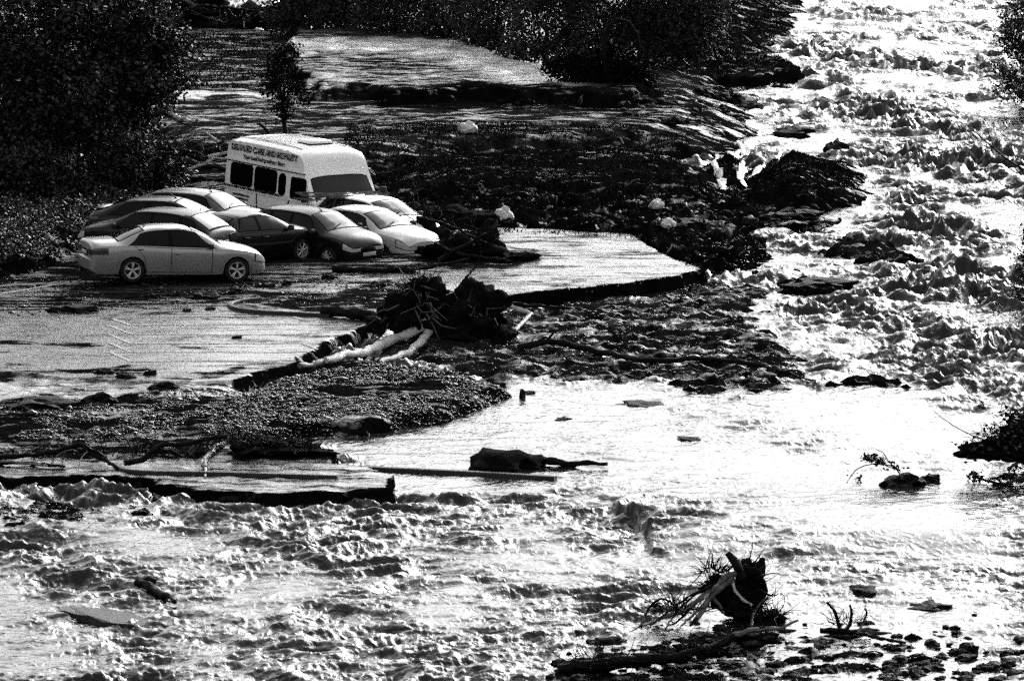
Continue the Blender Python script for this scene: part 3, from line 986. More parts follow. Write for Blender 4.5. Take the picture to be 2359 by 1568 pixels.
def van_panel(name, mt, parent, outline, sg, off, lift=.0):
    P = [vside(x, z, sg) + (0, sg * off, 0) for x, z in outline]
    Q = [p - np.array((0, sg * .02, 0)) for p in P]
    n = len(P); b = MB()
    b.add(P + Q, [(i, (i + 1) % n, n + (i + 1) % n, n + i) for i in range(n)])
    b.f.setdefault(n, []).append(list(range(n)))
    return b.build(name, mt, parent, True, 40)


def van_text(txt, parent, x, z, size, sg, off, mt, offset=0.0, ext=.002, name='lettering', sx=1.0, space=1.0):
    cu = bpy.data.curves.new(name, 'FONT')
    cu.body = txt; cu.size = size; cu.extrude = ext; cu.offset = offset
    cu.align_x = 'LEFT' if sg < 0 else 'LEFT'
    cu.space_character = space
    cu.materials.append(mt)
    tmp = bpy.data.objects.new(name, cu)
    COL.objects.link(tmp)
    me = bpy.data.meshes.new_from_object(tmp)
    bpy.data.objects.remove(tmp)
    o = bpy.data.objects.new(name, me)
    COL.objects.link(o); o.parent = parent
    p = vside(x, z, sg)
    o.location = p + np.array((0, sg * off, 0))
    lean = math.atan(.085)
    if sg < 0: o.rotation_euler = (math.radians(90) - lean, 0, 0)
    else: o.rotation_euler = (math.radians(90) - lean, 0, math.pi)
    o.scale = (sx, 1, 1)
    return o


VAN_LOC = gy(714, 548, YS + 14.0)
van = empty('white_minibus', VAN_LOC, (math.radians(0), math.radians(0.3), math.radians(-58)))
van.scale = (1.19, 1.21, 1.06)
tag(van, 'white high-roof minibus with mobility shop lettering, standing behind the jammed cars', 'minibus')
vb, vs = van_body(van)
VX0, VX1 = -2.6, 2.6
for sg in (-1, 1):
    # lettered side: nose points right of the picture, so the -y side faces the camera
    for (a, b_, c, d, r) in ((-2.28, -1.22, 1.36, 1.94, .10), (-1.08, -.02, 1.34, 1.94, .10), (.12, .42, 1.32, 1.90, .145), (.72, 1.42, 1.30, 1.86, .07)):
        fr = van_panel('window_frame', M_SEAM, van, rrect(a - .025, b_ + .025, c - .025, d + .025, r + .02), sg, .008)
        van_panel('side_window', M_DGLASS, van, rrect(a, b_, c, d, r), sg, .014)
    van_panel('gutter', M_WHITE, van, rrect(-2.58, 1.36, 2.02, 2.07, .02), sg, .035)
    van_panel('gutter_gap', M_SEAM, van, rrect(-2.58, 1.36, 1.985, 2.012, .01), sg, .012)
    van_panel('waist_rib', M_WHITE, van, rrect(-2.55, 1.75, 1.215, 1.25, .015), sg, .03)
    van_panel('side_rub_strip', M_SEAM, van, rrect(-2.55, 1.2, .80, .83, .012), sg, .012)
    for x in (-.95, .62, 1.56):
        van_panel('door_gap', M_SEAM, van, rrect(x - .012, x + .012, .42, 1.21, .005), sg, .010)
if True:
    sg = -1
    T1 = 'DISABLED CARE AND MOBILITY'
    van_text(T1, van, -2.36, 2.315, .235, sg, .016, M_INK, .011, .002, 'lettering', .98)
    van_text(T1, van, -2.36, 2.315, .235, sg, .022, M_WHITE, -.010, .002, 'lettering_fill', .98)
    van_text('Your Local Independence Store', van, -1.72, 2.115, .165, sg, .016, M_INK, .006, .002, 'lettering', .98)
    van_text('Scooters-Power Chairs-Hand Chairs-Walking Aids & Baths', van, -2.50, 1.265, .115, sg, .034, M_INK, .005, .002, 'lettering', 1.0)
    van_text('www.disabledcare.co.uk', van, -2.15, 1.06, .085, sg, .012, M_INK, .005, .002, 'lettering', 1.0)
    van_text('www.mobility.co.uk', van, -2.08, .95, .085, sg, .012, M_INK, .005, .002, 'lettering', 1.0)
    van_text('RENTAL', van, -1.0, .66, .13, sg, .012, M_INK, .003, .002, 'lettering', 1.0)
# windscreen, bonnet, lights
vs.wt = pw([(-2.60, .76), (1.3, .80), (1.45, .82), (1.8, .865), (2.0, .86), (2.6, .62)])


def vtop(x, u):
    z = vs.zt(x)
    w = vs.wb(x) - .085 * max(0, z - 1.26) - .02
    return np.array((x, w * u, z - .11 * abs(u) ** 4 + .0))


vs.patch('windscreen_seal', M_SEAM, van, vtop, 1.405, 1.835, -.90, .90, .006, 10, 16)
vs.patch('windscreen', M_VGLASS, van, vtop, 1.42, 1.82, -.87, .87, .014, 10, 16)
for q in (-1, 1):
    w = MB(); a = vtop(1.84, q * .2 + .1); b_ = vtop(1.70, q * .2 - .45)
    w.tube([a + (0, 0, .05), (a + b_) / 2 + (0, 0, .05), b_ + (.02, 0, .04)], .014, 5); w.build('wiper', M_TRIM, van)
    small_box('headlight', M_LAMP, van, (2.57, q * .58, .80), (.08, .30, .20))
    mir = small_box('mirror', M_TRIM, van, (1.66, q * 1.10, 1.42), (.10, .20, .30))
    ar = MB(); ar.tube([(1.70, q * .90, 1.36), (1.67, q * 1.04, 1.40)], .02, 6); ar.build('mirror_arm', M_TRIM, mir)
    for ax in VAN['axles']:
        wheel(van, ax, q * .84, .34, 8, .22, M_TRIM)
small_box('grille', M_SEAM, van, (2.585, 0, .80), (.06, .80, .18))
small_box('bumper', M_TRIM, van, (2.60, 0, .48), (.16, 1.70, .22))
small_box('bumper', M_TRIM, van, (-2.60, 0, .48), (.16, 1.80, .20))
ch = MB(); ch.box((0, 0, .42), (4.6, 1.6, .3)); ch.build('chassis', M_SEAM, van)
# roof ribs and hatch
for k in range(9):
    yy = -.60 + 1.2 * k / 8
    rb = MB(); rb.tube([(-2.40, yy, vs.zt(-2.40) - .01), (-1.6, yy, vs.zt(-1.6) + .002), (-.4, yy, vs.zt(-.4) + .002), (.7, yy, vs.zt(.7) - .008)], .022, 6)
    rb.build('roof_rib', M_WHITE, van)
for k in range(9):
    xx = -2.3 + 2.7 * k / 8
    for q in (-1, 1):
        small_box('roof_bracket', M_WHITE, van, (xx, q * .845, 2.555), (.10, .06, .06))
hat = small_box('roof_hatch', M_WHITE, van, (.05, .12, 2.72), (.62, .62, .09))
small_box('hatch_seal', M_SEAM, hat, (.05, .12, 2.680), (.66, .66, .018))

# ================================================================== trees, driftwood, stones, kerbs
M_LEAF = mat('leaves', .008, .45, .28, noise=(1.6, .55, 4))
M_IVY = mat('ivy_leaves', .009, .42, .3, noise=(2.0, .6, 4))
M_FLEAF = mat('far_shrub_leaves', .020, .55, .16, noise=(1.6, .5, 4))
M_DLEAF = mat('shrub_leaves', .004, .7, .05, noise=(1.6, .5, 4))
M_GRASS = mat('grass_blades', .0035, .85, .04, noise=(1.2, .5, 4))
M_BARK = mat('wet_bark', .006, .65, .07, noise=(6, .6, 5), bump=(20, .7, .03))
M_WOOD = mat('peeled_wood', .46, .55, .3, noise=(5, .35, 6), bump=(16, .5, .02))
M_GREYWOOD = mat('grey_wood', .10, .5, .35, noise=(5, .6, 6), bump=(16, .6, .02))
M_SOIL = mat('root_soil', .006, .9, .02, noise=(5, .6, 6), bump=(9, .9, .06))
M_ROCK = mat('wet_rock', .008, .65, .06, noise=(3, .6, 6), bump=(9, .7, .03))
M_PALEROCK = mat('pale_rock', .50, .6, .3, noise=(3, .3, 6), bump=(9, .5, .03))
M_PEBBLE = mat('pebbles', .014, .30, .5, noise=(3, .9, 3))
M_KERB = mat('kerb_stone', .022, .55, .3, noise=(4, .4, 6), bump=(22, .5, .01))
M_LINE = mat('line_paint', .30, .6, .4, noise=(6, .12, 6))
RNG = np.random.default_rng(11)


def gz(P2):
    P2 = np.atleast_2d(P2)
    return ground_fields(P2[:, 0].astype(float), P2[:, 1].astype(float))[0]


def leaf_mesh(name, centres, size, mt, parent=None, rng=RNG, flat=.0, kind=None):
    """one folded four-cornered leaf at every centre"""
    n = len(centres)
    a = rng.normal(size=(n, 3)); a[:, 2] *= .6; a /= np.linalg.norm(a, axis=1)[:, None]
    b = rng.normal(size=(n, 3)); b[:, 2] += flat
    b -= (b * a).sum(1)[:, None] * a; b /= np.linalg.norm(b, axis=1)[:, None] + 1e-9
    c = np.cross(a, b)
    L = (size * rng.uniform(.6, 1.35, n))[:, None]
    W = L * .34
    V = np.stack([centres - a * L * .5, centres + c * W + b * L * .08, centres + a * L * .5, centres - c * W + b * L * .08], 1).reshape(-1, 3)
    i = np.arange(n) * 4
    F = np.concatenate([np.stack([i, i + 1, i + 2], 1), np.stack([i, i + 2, i + 3], 1)])
    o = mesh_np(name, V, F, mt, parent, smooth=False)
    return o


def crown_points(blobs, n_clusters, per, spread, rng, gap=.25):
    """leaf positions: clusters through a union of ellipsoids, thinned by noise so that gaps open"""
    out, hubs = [], []
    wts = np.array([b[1][0] * b[1][1] * b[1][2] for b in blobs]) ** .8; wts /= wts.sum()
    for (c, r), w in zip(blobs, wts):
        k = int(n_clusters * w) + 1
        d = rng.normal(size=(k * 3, 3)); d /= np.linalg.norm(d, axis=1)[:, None]
        rad = rng.uniform(.15, 1, k * 3) ** .45
        p = np.array(c) + d * rad[:, None] * np.array(r)
        f = fbm(p[:, 0] * .9 + p[:, 1] * .5, p[:, 2] * .9 - p[:, 1] * .3, 7, 3)
        p = p[f > -gap * 2][:k]
        hubs.append(p)
    H = np.concatenate(hubs)
    m = rng.integers(int(per * .4), int(per * 1.5), len(H))
    idx = np.repeat(np.arange(len(H)), m)
    pts = H[idx] + rng.normal(size=(len(idx), 3)) * spread * rng.uniform(.5, 1.3, (len(idx), 1))
    return pts, H


def tree(name, label, cat, base, blobs, n_clusters, per, leaf, trunk_r=.16, group=None, spread=.20, seed=1, mt=None, limbs=26):
    rng = np.random.default_rng(seed)
    root = empty(name, base)
    tag(root, label, cat, group)
    B = np.array(base)
    bl = [(np.array(c) - B, r) for c, r in blobs]
    pts, hubs = crown_points(bl, n_clusters, per, spread, rng)
    leaf_mesh('crown', pts, leaf, mt or M_LEAF, root, rng)
    t = MB()
    top = np.mean([b[0] for b in bl], axis=0)
    mid = top * .45 + rng.normal(size=3) * .15
    t.tube([np.array((0, 0, -.3)), mid * .5 + rng.normal(size=3) * .06, mid, top * .8, top * 1.15], [trunk_r * 1.2, trunk_r, trunk_r * .75, trunk_r * .5, trunk_r * .2], 8)
    for h in hubs[rng.permutation(len(hubs))[:limbs]]:
        s = rng.uniform(.3, .9)
        p0 = mid * s if s < .6 else mid + (top - mid) * (s - .6)
        q = (p0 + h) / 2 + rng.normal(size=3) * .12 + np.array((0, 0, .1))
        t.tube([p0, q, h], [trunk_r * .32, trunk_r * .2, trunk_r * .06], 5, False)
    t.build('trunk', M_BARK, root)
    return root


def at(px, py, Y):
    return np.array(gy(px, py, Y))


def blob(px, py, Y, rx, ry, rz):
    return (at(px, py, Y), (rx, ry, rz))


# --- big dark trees at the upper left
tg = 'dark trees crowding the left bank'
def base_of(px, Y, z=.7):
    p = at(px, 784, Y); return (p[0], Y, z)

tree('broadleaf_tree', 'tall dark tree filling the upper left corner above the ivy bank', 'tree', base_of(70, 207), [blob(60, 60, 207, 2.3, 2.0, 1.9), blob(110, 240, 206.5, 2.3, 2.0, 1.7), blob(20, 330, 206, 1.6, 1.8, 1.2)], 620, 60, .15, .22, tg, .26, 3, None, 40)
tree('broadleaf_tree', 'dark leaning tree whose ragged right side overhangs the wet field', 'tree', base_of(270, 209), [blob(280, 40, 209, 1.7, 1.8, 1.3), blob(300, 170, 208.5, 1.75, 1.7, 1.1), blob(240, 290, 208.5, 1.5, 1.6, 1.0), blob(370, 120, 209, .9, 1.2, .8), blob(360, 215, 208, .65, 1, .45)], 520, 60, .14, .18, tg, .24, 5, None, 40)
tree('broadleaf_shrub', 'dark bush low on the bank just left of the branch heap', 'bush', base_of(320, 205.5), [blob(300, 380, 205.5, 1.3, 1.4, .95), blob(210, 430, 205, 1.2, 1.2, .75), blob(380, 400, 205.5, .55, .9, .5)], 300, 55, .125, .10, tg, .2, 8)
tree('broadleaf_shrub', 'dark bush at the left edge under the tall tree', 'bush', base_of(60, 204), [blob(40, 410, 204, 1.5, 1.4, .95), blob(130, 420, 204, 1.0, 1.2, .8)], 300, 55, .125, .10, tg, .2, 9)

# --- dense shrubs along the top edge
sg_ = 'dark shrubs along the far bank'
SHR = [(690, 66, 'leftmost, beside the slim sapling', 1.5, 1.3), (800, 70, 'with pale water showing beneath it', 1.5, 1.6), (915, 82, 'rising straight behind the bright water sheet', 1.7, 1.9), (1040, 92, 'above the middle of the bright water sheet', 1.7, 2.0),
       (1150, 112, 'blackest of the row', 1.8, 2.3), (1260, 140, 'above the right tip of the bright water sheet', 1.7, 2.2), (1375, 130, 'behind the hooped branch', 1.6, 2.2), (1490, 130, 'just right of the hooped branch', 1.6, 1.9), (1590, 128, 'rightmost, joining the grassy bank', 1.4, 1.7)]
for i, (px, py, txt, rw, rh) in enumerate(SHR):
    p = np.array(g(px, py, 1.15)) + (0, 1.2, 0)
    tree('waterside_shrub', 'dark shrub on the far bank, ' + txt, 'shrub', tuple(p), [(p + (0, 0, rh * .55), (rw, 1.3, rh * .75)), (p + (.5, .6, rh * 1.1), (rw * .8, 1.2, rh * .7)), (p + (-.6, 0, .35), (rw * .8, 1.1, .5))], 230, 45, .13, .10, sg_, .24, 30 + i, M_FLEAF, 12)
p = np.array(g(1396, 204, 1.0))
tree('clump_bush', 'black bush clump at the water edge under the hooped branch', 'bush', tuple(p), [(p + (-1.2, 0, .6), (.85, .8, .75)), (p + (0, .2, .7), (1.0, .8, .8)), (p + (.9, 0, .45), (.8, .7, .55))], 300, 60, .11, .08, None, .15, 51, M_DLEAF)
hp = empty('hooped_branch', tuple(p + (.7, -.3, 0)))
tag(hp, 'dark branch bent into a hoop above the black bush clump', 'branch')
def rel(px, py, base, Y=None):
    return at(px, py, base[1] if Y is None else Y) - np.array(base)
hb = MB(); bb = p + (.7, -.3, 0)
hb.tube([rel(*q, bb) for q in ((1400, 185), (1392, 140), (1390, 95), (1400, 62), (1422, 44), (1448, 50), (1468, 78), (1475, 112), (1465, 140), (1438, 156))], [.10, .09, .085, .08, .07, .06, .05, .045, .03, .015], 7)
hb.build('stem', M_BARK, hp)
tw = MB()
tw.tube([rel(*q, bb) for q in ((1400, 62), (1425, 95), (1455, 98), (1476, 100))], [.03, .02, .018, .008], 5)
tw.build('twig', M_BARK, hp)

# --- slim sapling behind the minibus
b0 = np.array(g(662, 318, .85))
tree('slim_sapling', 'slim dark sapling standing behind the roof of the white minibus', 'tree', tuple(b0),
     [blob(655, 130, b0[1], .50, .5, .60), blob(640, 190, b0[1], .62, .5, .55), blob(675, 225, b0[1], .60, .5, .42), blob(648, 262, b0[1], .40, .4, .28)], 90, 34, .10, .075, None, .11, 61, M_DLEAF, 16)
# --- trees leaning in at the right edge
q = at(2440, 300, 236)
tree('overhanging_tree', 'dark leafy tree leaning over the river at the top right corner', 'tree', (q[0] + 1, 236, .2), [blob(2400, 60, 236, 1.5, 1.3, 1.2), blob(2385, 150, 236, 1.5, 1.2, .9), blob(2410, 240, 236, 1.2, 1.0, .8), blob(2330, 100, 236, .5, .6, .35), blob(2310, 205, 236, .45, .6, .22)], 330, 55, .10, .16, None, .17, 71)
q = at(2420, 780, 186)
tree('overhanging_bush', 'dark bush at the right edge above the middle of the river', 'bush', (q[0] + .6, 186, 0), [blob(2375, 640, 186, .55, .7, .75), blob(2400, 560, 186, .6, .7, .8), blob(2340, 670, 186, .28, .4, .3), blob(2410, 430, 186, .5, .6, .8)], 150, 45, .085, .09, None, .12, 72)
br = empty('bare_branch', tuple(at(2420, 420, 200)))
tag(br, 'bare dark branch reaching in from the right edge over rough water', 'branch')
B = at(2420, 420, 200); m_ = MB()
for pts, r in (([(2420, 420), (2359, 392), (2310, 360), (2262, 318), (2225, 285)], .05), ([(2320, 366), (2280, 388), (2222, 395)], .025), ([(2290, 340), (2275, 300), (2262, 270)], .02), ([(2350, 388), (2330, 340), (2335, 300)], .02)):
    m_.tube([rel(*p_, B, 200) for p_ in pts], np.linspace(r, r * .25, len(pts)), 5)
m_.build('stem', M_BARK, br)

# --- ivy on the left bank, grass on the mounds (nobody could count these)
def scatter(poly, z, n, rng, soft=0):
    P = np.array(gp(poly, z))
    lo, hi = P.min(0), P.max(0)
    pts = rng.uniform(lo, hi, (n, 2))
    return pts[sdf(P, pts[:, 0], pts[:, 1]) > -soft]

rng = np.random.default_rng(5)
pts = scatter([(-300, 400), (230, 430), (330, 440), (440, 440), (440, 470), (300, 490), (190, 545), (100, 590), (0, 606), (-300, 612)], .7, 60000, rng)
pts = pts[fbm(pts[:, 0] * .9, pts[:, 1] * .5, 3, 3) > -.35]
z = gz(pts)
C3 = np.column_stack([pts, z + np.abs(rng.normal(size=len(pts))) * .16 * np.clip(1 + fbm(pts[:, 0] * 1.1, pts[:, 1] * .8, 4, 2), .2, 2)])
tag(leaf_mesh('ivy', C3, .10, M_IVY, None, rng, .6), 'low tangle of ivy and brambles on the bank beside the cars', 'ivy', kind='stuff')


def blades(name, label, regions, hgt, mt, seed, lean=.5):
    rng = np.random.default_rng(seed)
    P = np.concatenate([scatter(poly, z, n, rng) for poly, z, n in regions])
    P = P[fbm(P[:, 0] * .8, P[:, 1] * .5, seed, 3) > -.3]
    z = gz(P); k = z > .12
    P, z = P[k], z[k]
    n = len(P)
    a = rng.uniform(0, 2 * math.pi, n); h = hgt * rng.uniform(.4, 1.3, n); w = .02 + .01 * rng.random(n)
    dx, dy = np.cos(a), np.sin(a); l = h * lean * rng.uniform(.2, 1.4, n)
    V = np.stack([np.column_stack([P[:, 0] - dy * w, P[:, 1] + dx * w, z - .02]), np.column_stack([P[:, 0] + dy * w, P[:, 1] - dx * w, z - .02]),
                  np.column_stack([P[:, 0] + dx * l, P[:, 1] + dy * l, z + h])], 1).reshape(-1, 3)
    o = mesh_np(name, V, np.arange(n * 3).reshape(-1, 3), mt, None, False)
    return tag(o, label, 'grass', kind='stuff')


blades('grass', 'wet grass and weeds on the mounds and the far banks', [
    ([(800, 300), (1100, 296), (1480, 300), (1640, 315), (1800, 300), (1960, 318), (1990, 400), (1900, 440), (1640, 450), (900, 480), (780, 400)], .6, 70000),
    ([(1510, -20), (1820, -20), (1780, 50), (1660, 125), (1500, 130)], .9, 26000),
    ([(1600, 125), (1790, 125), (1880, 162), (1640, 174)], .35, 8000),
    ([(380, 60), (640, 80), (640, 200), (380, 200)], .85, 14000),
    ([(860, 440), (1480, 450), (1650, 460), (1760, 482), (1700, 520), (1640, 600), (1470, 545), (1100, 525), (900, 560)], .42, 12000)], .07, M_GRASS, 15, 1.2)

# --- loose stones of the gravel spread
rng = np.random.default_rng(21)
OCT = np.array([(1, 0, 0), (-.9, .1, 0), (.1, 1, 0), (0, -1, .1), (.1, 0, .7), (0, .1, -.6)])
OF = np.array([(0, 2, 4), (2, 1, 4), (1, 3, 4), (3, 0, 4), (2, 0, 5), (1, 2, 5), (3, 1, 5), (0, 3, 5)])


def stones(name, label, regions, size, mt, seed):
    rng = np.random.default_rng(seed)
    P = np.concatenate([scatter(poly, z, n, rng) for poly, z, n in regions])
    P = P[fbm(P[:, 0] * .7, P[:, 1] * .35, seed + 1, 3) > -.25]
    z = gz(P); n = len(P)
    s = size * rng.lognormal(-.15, .55, n)
    a = rng.uniform(0, 6.28, n)
    V = OCT[None] * np.stack([s * rng.uniform(.8, 1.6, n), s, s * rng.uniform(.4, .9, n)], 1)[:, None, :]
    V = V * rng.uniform(.75, 1.25, V.shape)
    X = V[..., 0] * np.cos(a)[:, None] - V[..., 1] * np.sin(a)[:, None]
    Y = V[..., 0] * np.sin(a)[:, None] + V[..., 1] * np.cos(a)[:, None]
    W = np.stack([X + P[:, :1], Y + P[:, 1:], V[..., 2] + z[:, None] + .3 * s[:, None]], 2).reshape(-1, 3)
    F = (OF[None] + (np.arange(n) * 6)[:, None, None]).reshape(-1, 3)
    return tag(mesh_np(name, W, F, mt, None, False), label, 'gravel', kind='stuff')


stones('gravel', 'loose wet stones strewn over silt below the car park and through the rubble', [
    ([(-100, 950), (240, 910), (540, 890), (760, 850), (900, 830), (1100, 850), (1190, 890), (1100, 922), (1000, 955), (870, 975), (760, 992), (500, 1006), (-100, 1012)], .30, 34000),
    ([(880, 800), (1180, 690), (1420, 668), (1640, 640), (1800, 655), (1790, 700), (1850, 780), (1880, 850), (1640, 905), (1500, 870), (1180, 872)], .16, 9000),
    ([(0, 1165), (420, 1160), (380, 1215), (0, 1210)], 0, 1500),
    ([(1640, 560), (1780, 540), (1800, 650), (1560, 660)], .2, 1800),
    ([(1280, 1530), (1900, 1440), (2300, 1500), (2359, 1600), (1280, 1600)], 0, 3000),
    ([(740, 930), (1010, 950), (900, 992), (740, 1004)], .1, 3000),
    ([(0, 640), (180, 640), (620, 655), (900, 610), (1000, 630), (880, 700), (500, 700), (100, 730), (0, 740)], ZP, 4200)], .024, M_PEBBLE, 21)

# --- white parking lines on the tarmac
def strip_on_ground(name, path, width, lift, mt, z):
    P = np.array([g(px, py, z) for px, py in path])[:, :2]
    d = np.diff(P, axis=0); L = np.linalg.norm(d, axis=1); n = max(2, int(L.sum() / .15))
    s = np.linspace(0, L.sum(), n); cs = np.concatenate([[0], np.cumsum(L)])
    C = np.column_stack([np.interp(s, cs, P[:, 0]), np.interp(s, cs, P[:, 1])])
    T = np.gradient(C, axis=0); T /= np.linalg.norm(T, axis=1)[:, None]
    N = np.column_stack([-T[:, 1], T[:, 0]]) * width / 2
    V = []
    for q in (C - N, C, C + N):
        V.append(np.column_stack([q, np.maximum(gz(q), gz(C)) + lift]))
    V = np.stack(V, 1).reshape(-1, 3)
    F = [(i * 3 + j, i * 3 + j + 1, (i + 1) * 3 + j + 1, (i + 1) * 3 + j) for i in range(n - 1) for j in (0, 1)]
    b = MB(); b.add(V, F)
    o = b.build(name, mt, None, True, None)
    return o


for i, path in enumerate([[(343, 730), (596, 728)], [(300, 749), (686, 747)], [(303, 770), (664, 770)], [(300, 791), (700, 791)], [(245, 811), (755, 811)], [(300, 832), (640, 832)],
                          [(258, 734), (300, 749)], [(254, 751), (303, 770)], [(254, 772), (300, 791)], [(253, 790), (300, 811)], [(253, 811), (300, 832)], [(700, 793), (730, 804)], [(676, 730), (700, 738)], [(-40, 684), (126, 656)]]):
    o = strip_on_ground('road_marking', path, .11, .012, M_LINE, ZP)
    tag(o, 'white painted bay line on the wet tarmac', 'road marking', 'painted bay lines', 'structure')


# --- kerbs
def kerb(label, path, z, w=.14, h=.16):
    P = np.array([g(px, py, z) for px, py in path])
    # smooth the path
    for _ in range(2):
        Q = [P[0]]
        for a, b in zip(P[:-1], P[1:]): Q += [a * .75 + b * .25, a * .25 + b * .75]
        P = np.array(Q + [P[-1]])
    T = np.gradient(P, axis=0); T[:, 2] = 0; T /= np.linalg.norm(T, axis=1)[:, None]
    N = np.column_stack([-T[:, 1], T[:, 0], 0 * T[:, 0]])
    prof = [(-w / 2, -.35), (-w / 2, -.02), (-w / 2 + .02, 0), (w / 2 - .02, 0), (w / 2, -.02), (w / 2, -.35)]
    V = np.stack([P + N * a + np.array((0, 0, b)) for a, b in prof], 1).reshape(-1, 3)
    k = len(prof); n = len(P)
    b = MB(); b.add(V, [(i * k + j, i * k + (j + 1) % k, (i + 1) * k + (j + 1) % k, (i + 1) * k + j) for i in range(n - 1) for j in range(k)])
    b.f.setdefault(k, []).append(list(range(k))); b.f.setdefault(k, []).append(list(range((n - 1) * k, n * k))[::-1])
    return tag(b.build('kerb', M_KERB, None, True, 30), label, 'kerb', kind='structure')


kerb('curved kerb round the grass island beside the car park', [(600, 684), (545, 690), (525, 698), (545, 708), (600, 714), (680, 718), (760, 722)], ZP + .10)
kerb('straight kerb along the lower edge of the debris strip', [(268, 1066), (290, 1083), (480, 1085), (640, 1090), (778, 1094)], .30)
kerb('low kerb half drowned in smooth water', [(770, 1070), (860, 1074), (1000, 1080), (1150, 1088), (1280, 1096)], .08, .2)

# --- stones and boulders, each its own
def rock_mesh(seed, rough=.55):
    import bmesh
    bm = bmesh.new()
    bmesh.ops.create_icosphere(bm, subdivisions=4 if rough > .6 else 3, radius=1)
    V = np.array([v.co[:] for v in bm.verts])
    n = fbm(V[:, 0] * 1.1 + seed * 3.1, V[:, 1] * 1.1 + V[:, 2] * .9, seed, 4) * rough
    m = np.abs(perlin(V[:, 0] * 2 + V[:, 2], V[:, 1] * 2 - seed, seed + 9)) * rough * .6
    for v, k, q in zip(bm.verts, n, m): v.co *= 1 + k - q
    me = bpy.data.meshes.new('rock')
    bm.to_mesh(me); bm.free()
    me.polygons.foreach_set('use_smooth', np.ones(len(me.polygons), dtype=bool))
    me.set_sharp_from_angle(angle=math.radians(22))
    return me


ROCKS = [rock_mesh(s) for s in range(1, 8)]
for m_ in ROCKS: m_.materials.append(M_ROCK)
BLACKROCK = rock_mesh(14, .38); BLACKROCK.materials.append(M_SOIL)
BLACKROCK.attributes.remove(BLACKROCK.attributes['sharp_edge'])
PROCK = rock_mesh(12, .28); PROCK.materials.append(M_PALEROCK)


def rock(name, label, px, py, z, size, group=None, me=None, rz=0, cat='rock'):
    o = bpy.data.objects.new(name, me or ROCKS[int(RNG.integers(len(ROCKS)))])
    COL.objects.link(o)
    p = g(px, py, z)
    o.location = (p.x, p.y, z)
    o.scale = size; o.rotation_euler = (0, 0, rz)
    return tag(o, label, cat, group)


rock('boulder', 'large dark boulder awash in smooth water below the gravel', 1150, 1066, .10, (.80, .9, .34), None, BLACKROCK)
rock('boulder', 'dark wedge of rock trailing right from the awash boulder', 1222, 1066, .04, (.42, .7, .22), None, BLACKROCK)
rock('boulder', 'black boulder standing beside the mound with the waterfalls', 1926, 345, .1, (.36, .4, .32))
rock('boulder', 'low dark rocks at the crest of the mound', 1830, 305, .75, (.6, .7, .2))
rock('boulder', 'dark boulder in the rough water right of the river bar', 1962, 560, .05, (.38, .6, .28))
rock('boulder', 'rounded dark boulder at the tip of the back rubble', 1665, 545, .35, (.55, .8, .42))
rock('boulder', 'dark blocky rock at the right end of the back rubble', 1745, 565, .2, (.34, .5, .26))
rock('boulder', 'small black rock standing in the shallows below the rubble', 1203, 912, .02, (.11, .15, .15))
rock('boulder', 'rounded dark boulder at the lower right near the picture edge', 2228, 1506, -.05, (.30, .35, .2))
rock('boulder', 'low dark rock breaking the white water at right', 2140, 1398, -.02, (.40, .45, .10))
rock('boulder', 'grey rocks behind the small uprooted bush', 1990, 1362, -.02, (.36, .4, .13))
rock('boulder', 'dark rock beside the drowned twig at the right', 2078, 1112, .05, (.46, .5, .20))
rock('boulder', 'dark pointed rock right of the drowned twig', 2140, 1105, .02, (.22, .3, .15))
rock('boulder', 'dark shelf of rock in the river left of the bush', 1880, 655, .12, (.9, .9, .16))
rock('boulder', 'flat dark rock at the lower lip of the gravel spread', 835, 978, .1, (.42, .5, .16))
rock('boulder', 'second flat dark rock along the lower lip of the gravel spread', 885, 968, .12, (.34, .5, .14))
rock('pale_boulder', 'white rounded boulder lying alone on the wet field', 1077, 296, .95, (.30, .3, .22), None, PROCK)
rock('pale_boulder', 'pale rounded boulder at the back edge of the tarmac slab', 1160, 500, .5, (.28, .3, .30), None, PROCK)
rng = np.random.default_rng(77)
for i in range(230):
    px, py = rng.uniform(1260, 2380), 1568 - abs(rng.normal()) * 62
    s = .035 + .10 * rng.random() ** 3
    rock('river_stone', 'dark wet stone among many in the shallows along the bottom edge', px, py, .0, (s * 2.1, s * 1.6, s * .8), 'stones in the shallows at the bottom right', None, rng.uniform(0, 6))
for i in range(60):
    px, py = rng.uniform(1380, 1960), rng.uniform(455, 690)
    if sdf(np.array([(1500, 450), (1700, 470), (1960, 500), (1960, 560), (1800, 660), (1640, 640), (1560, 585), (1480, 540)]), np.array([px]), np.array([py]))[0] < 0: continue
    s = .06 + .12 * rng.random() ** 2
    q = g(px, py, .2); zz_ = max(0, ground_z(q.x, q.y))
    rock('rubble_stone', 'broken stone lying in the rubble between tarmac and river', px, py, zz_, (s * 1.4, s * 1.3, s), 'stones of the rubble beside the river', PROCK if rng.random() < .22 else None, rng.uniform(0, 6))
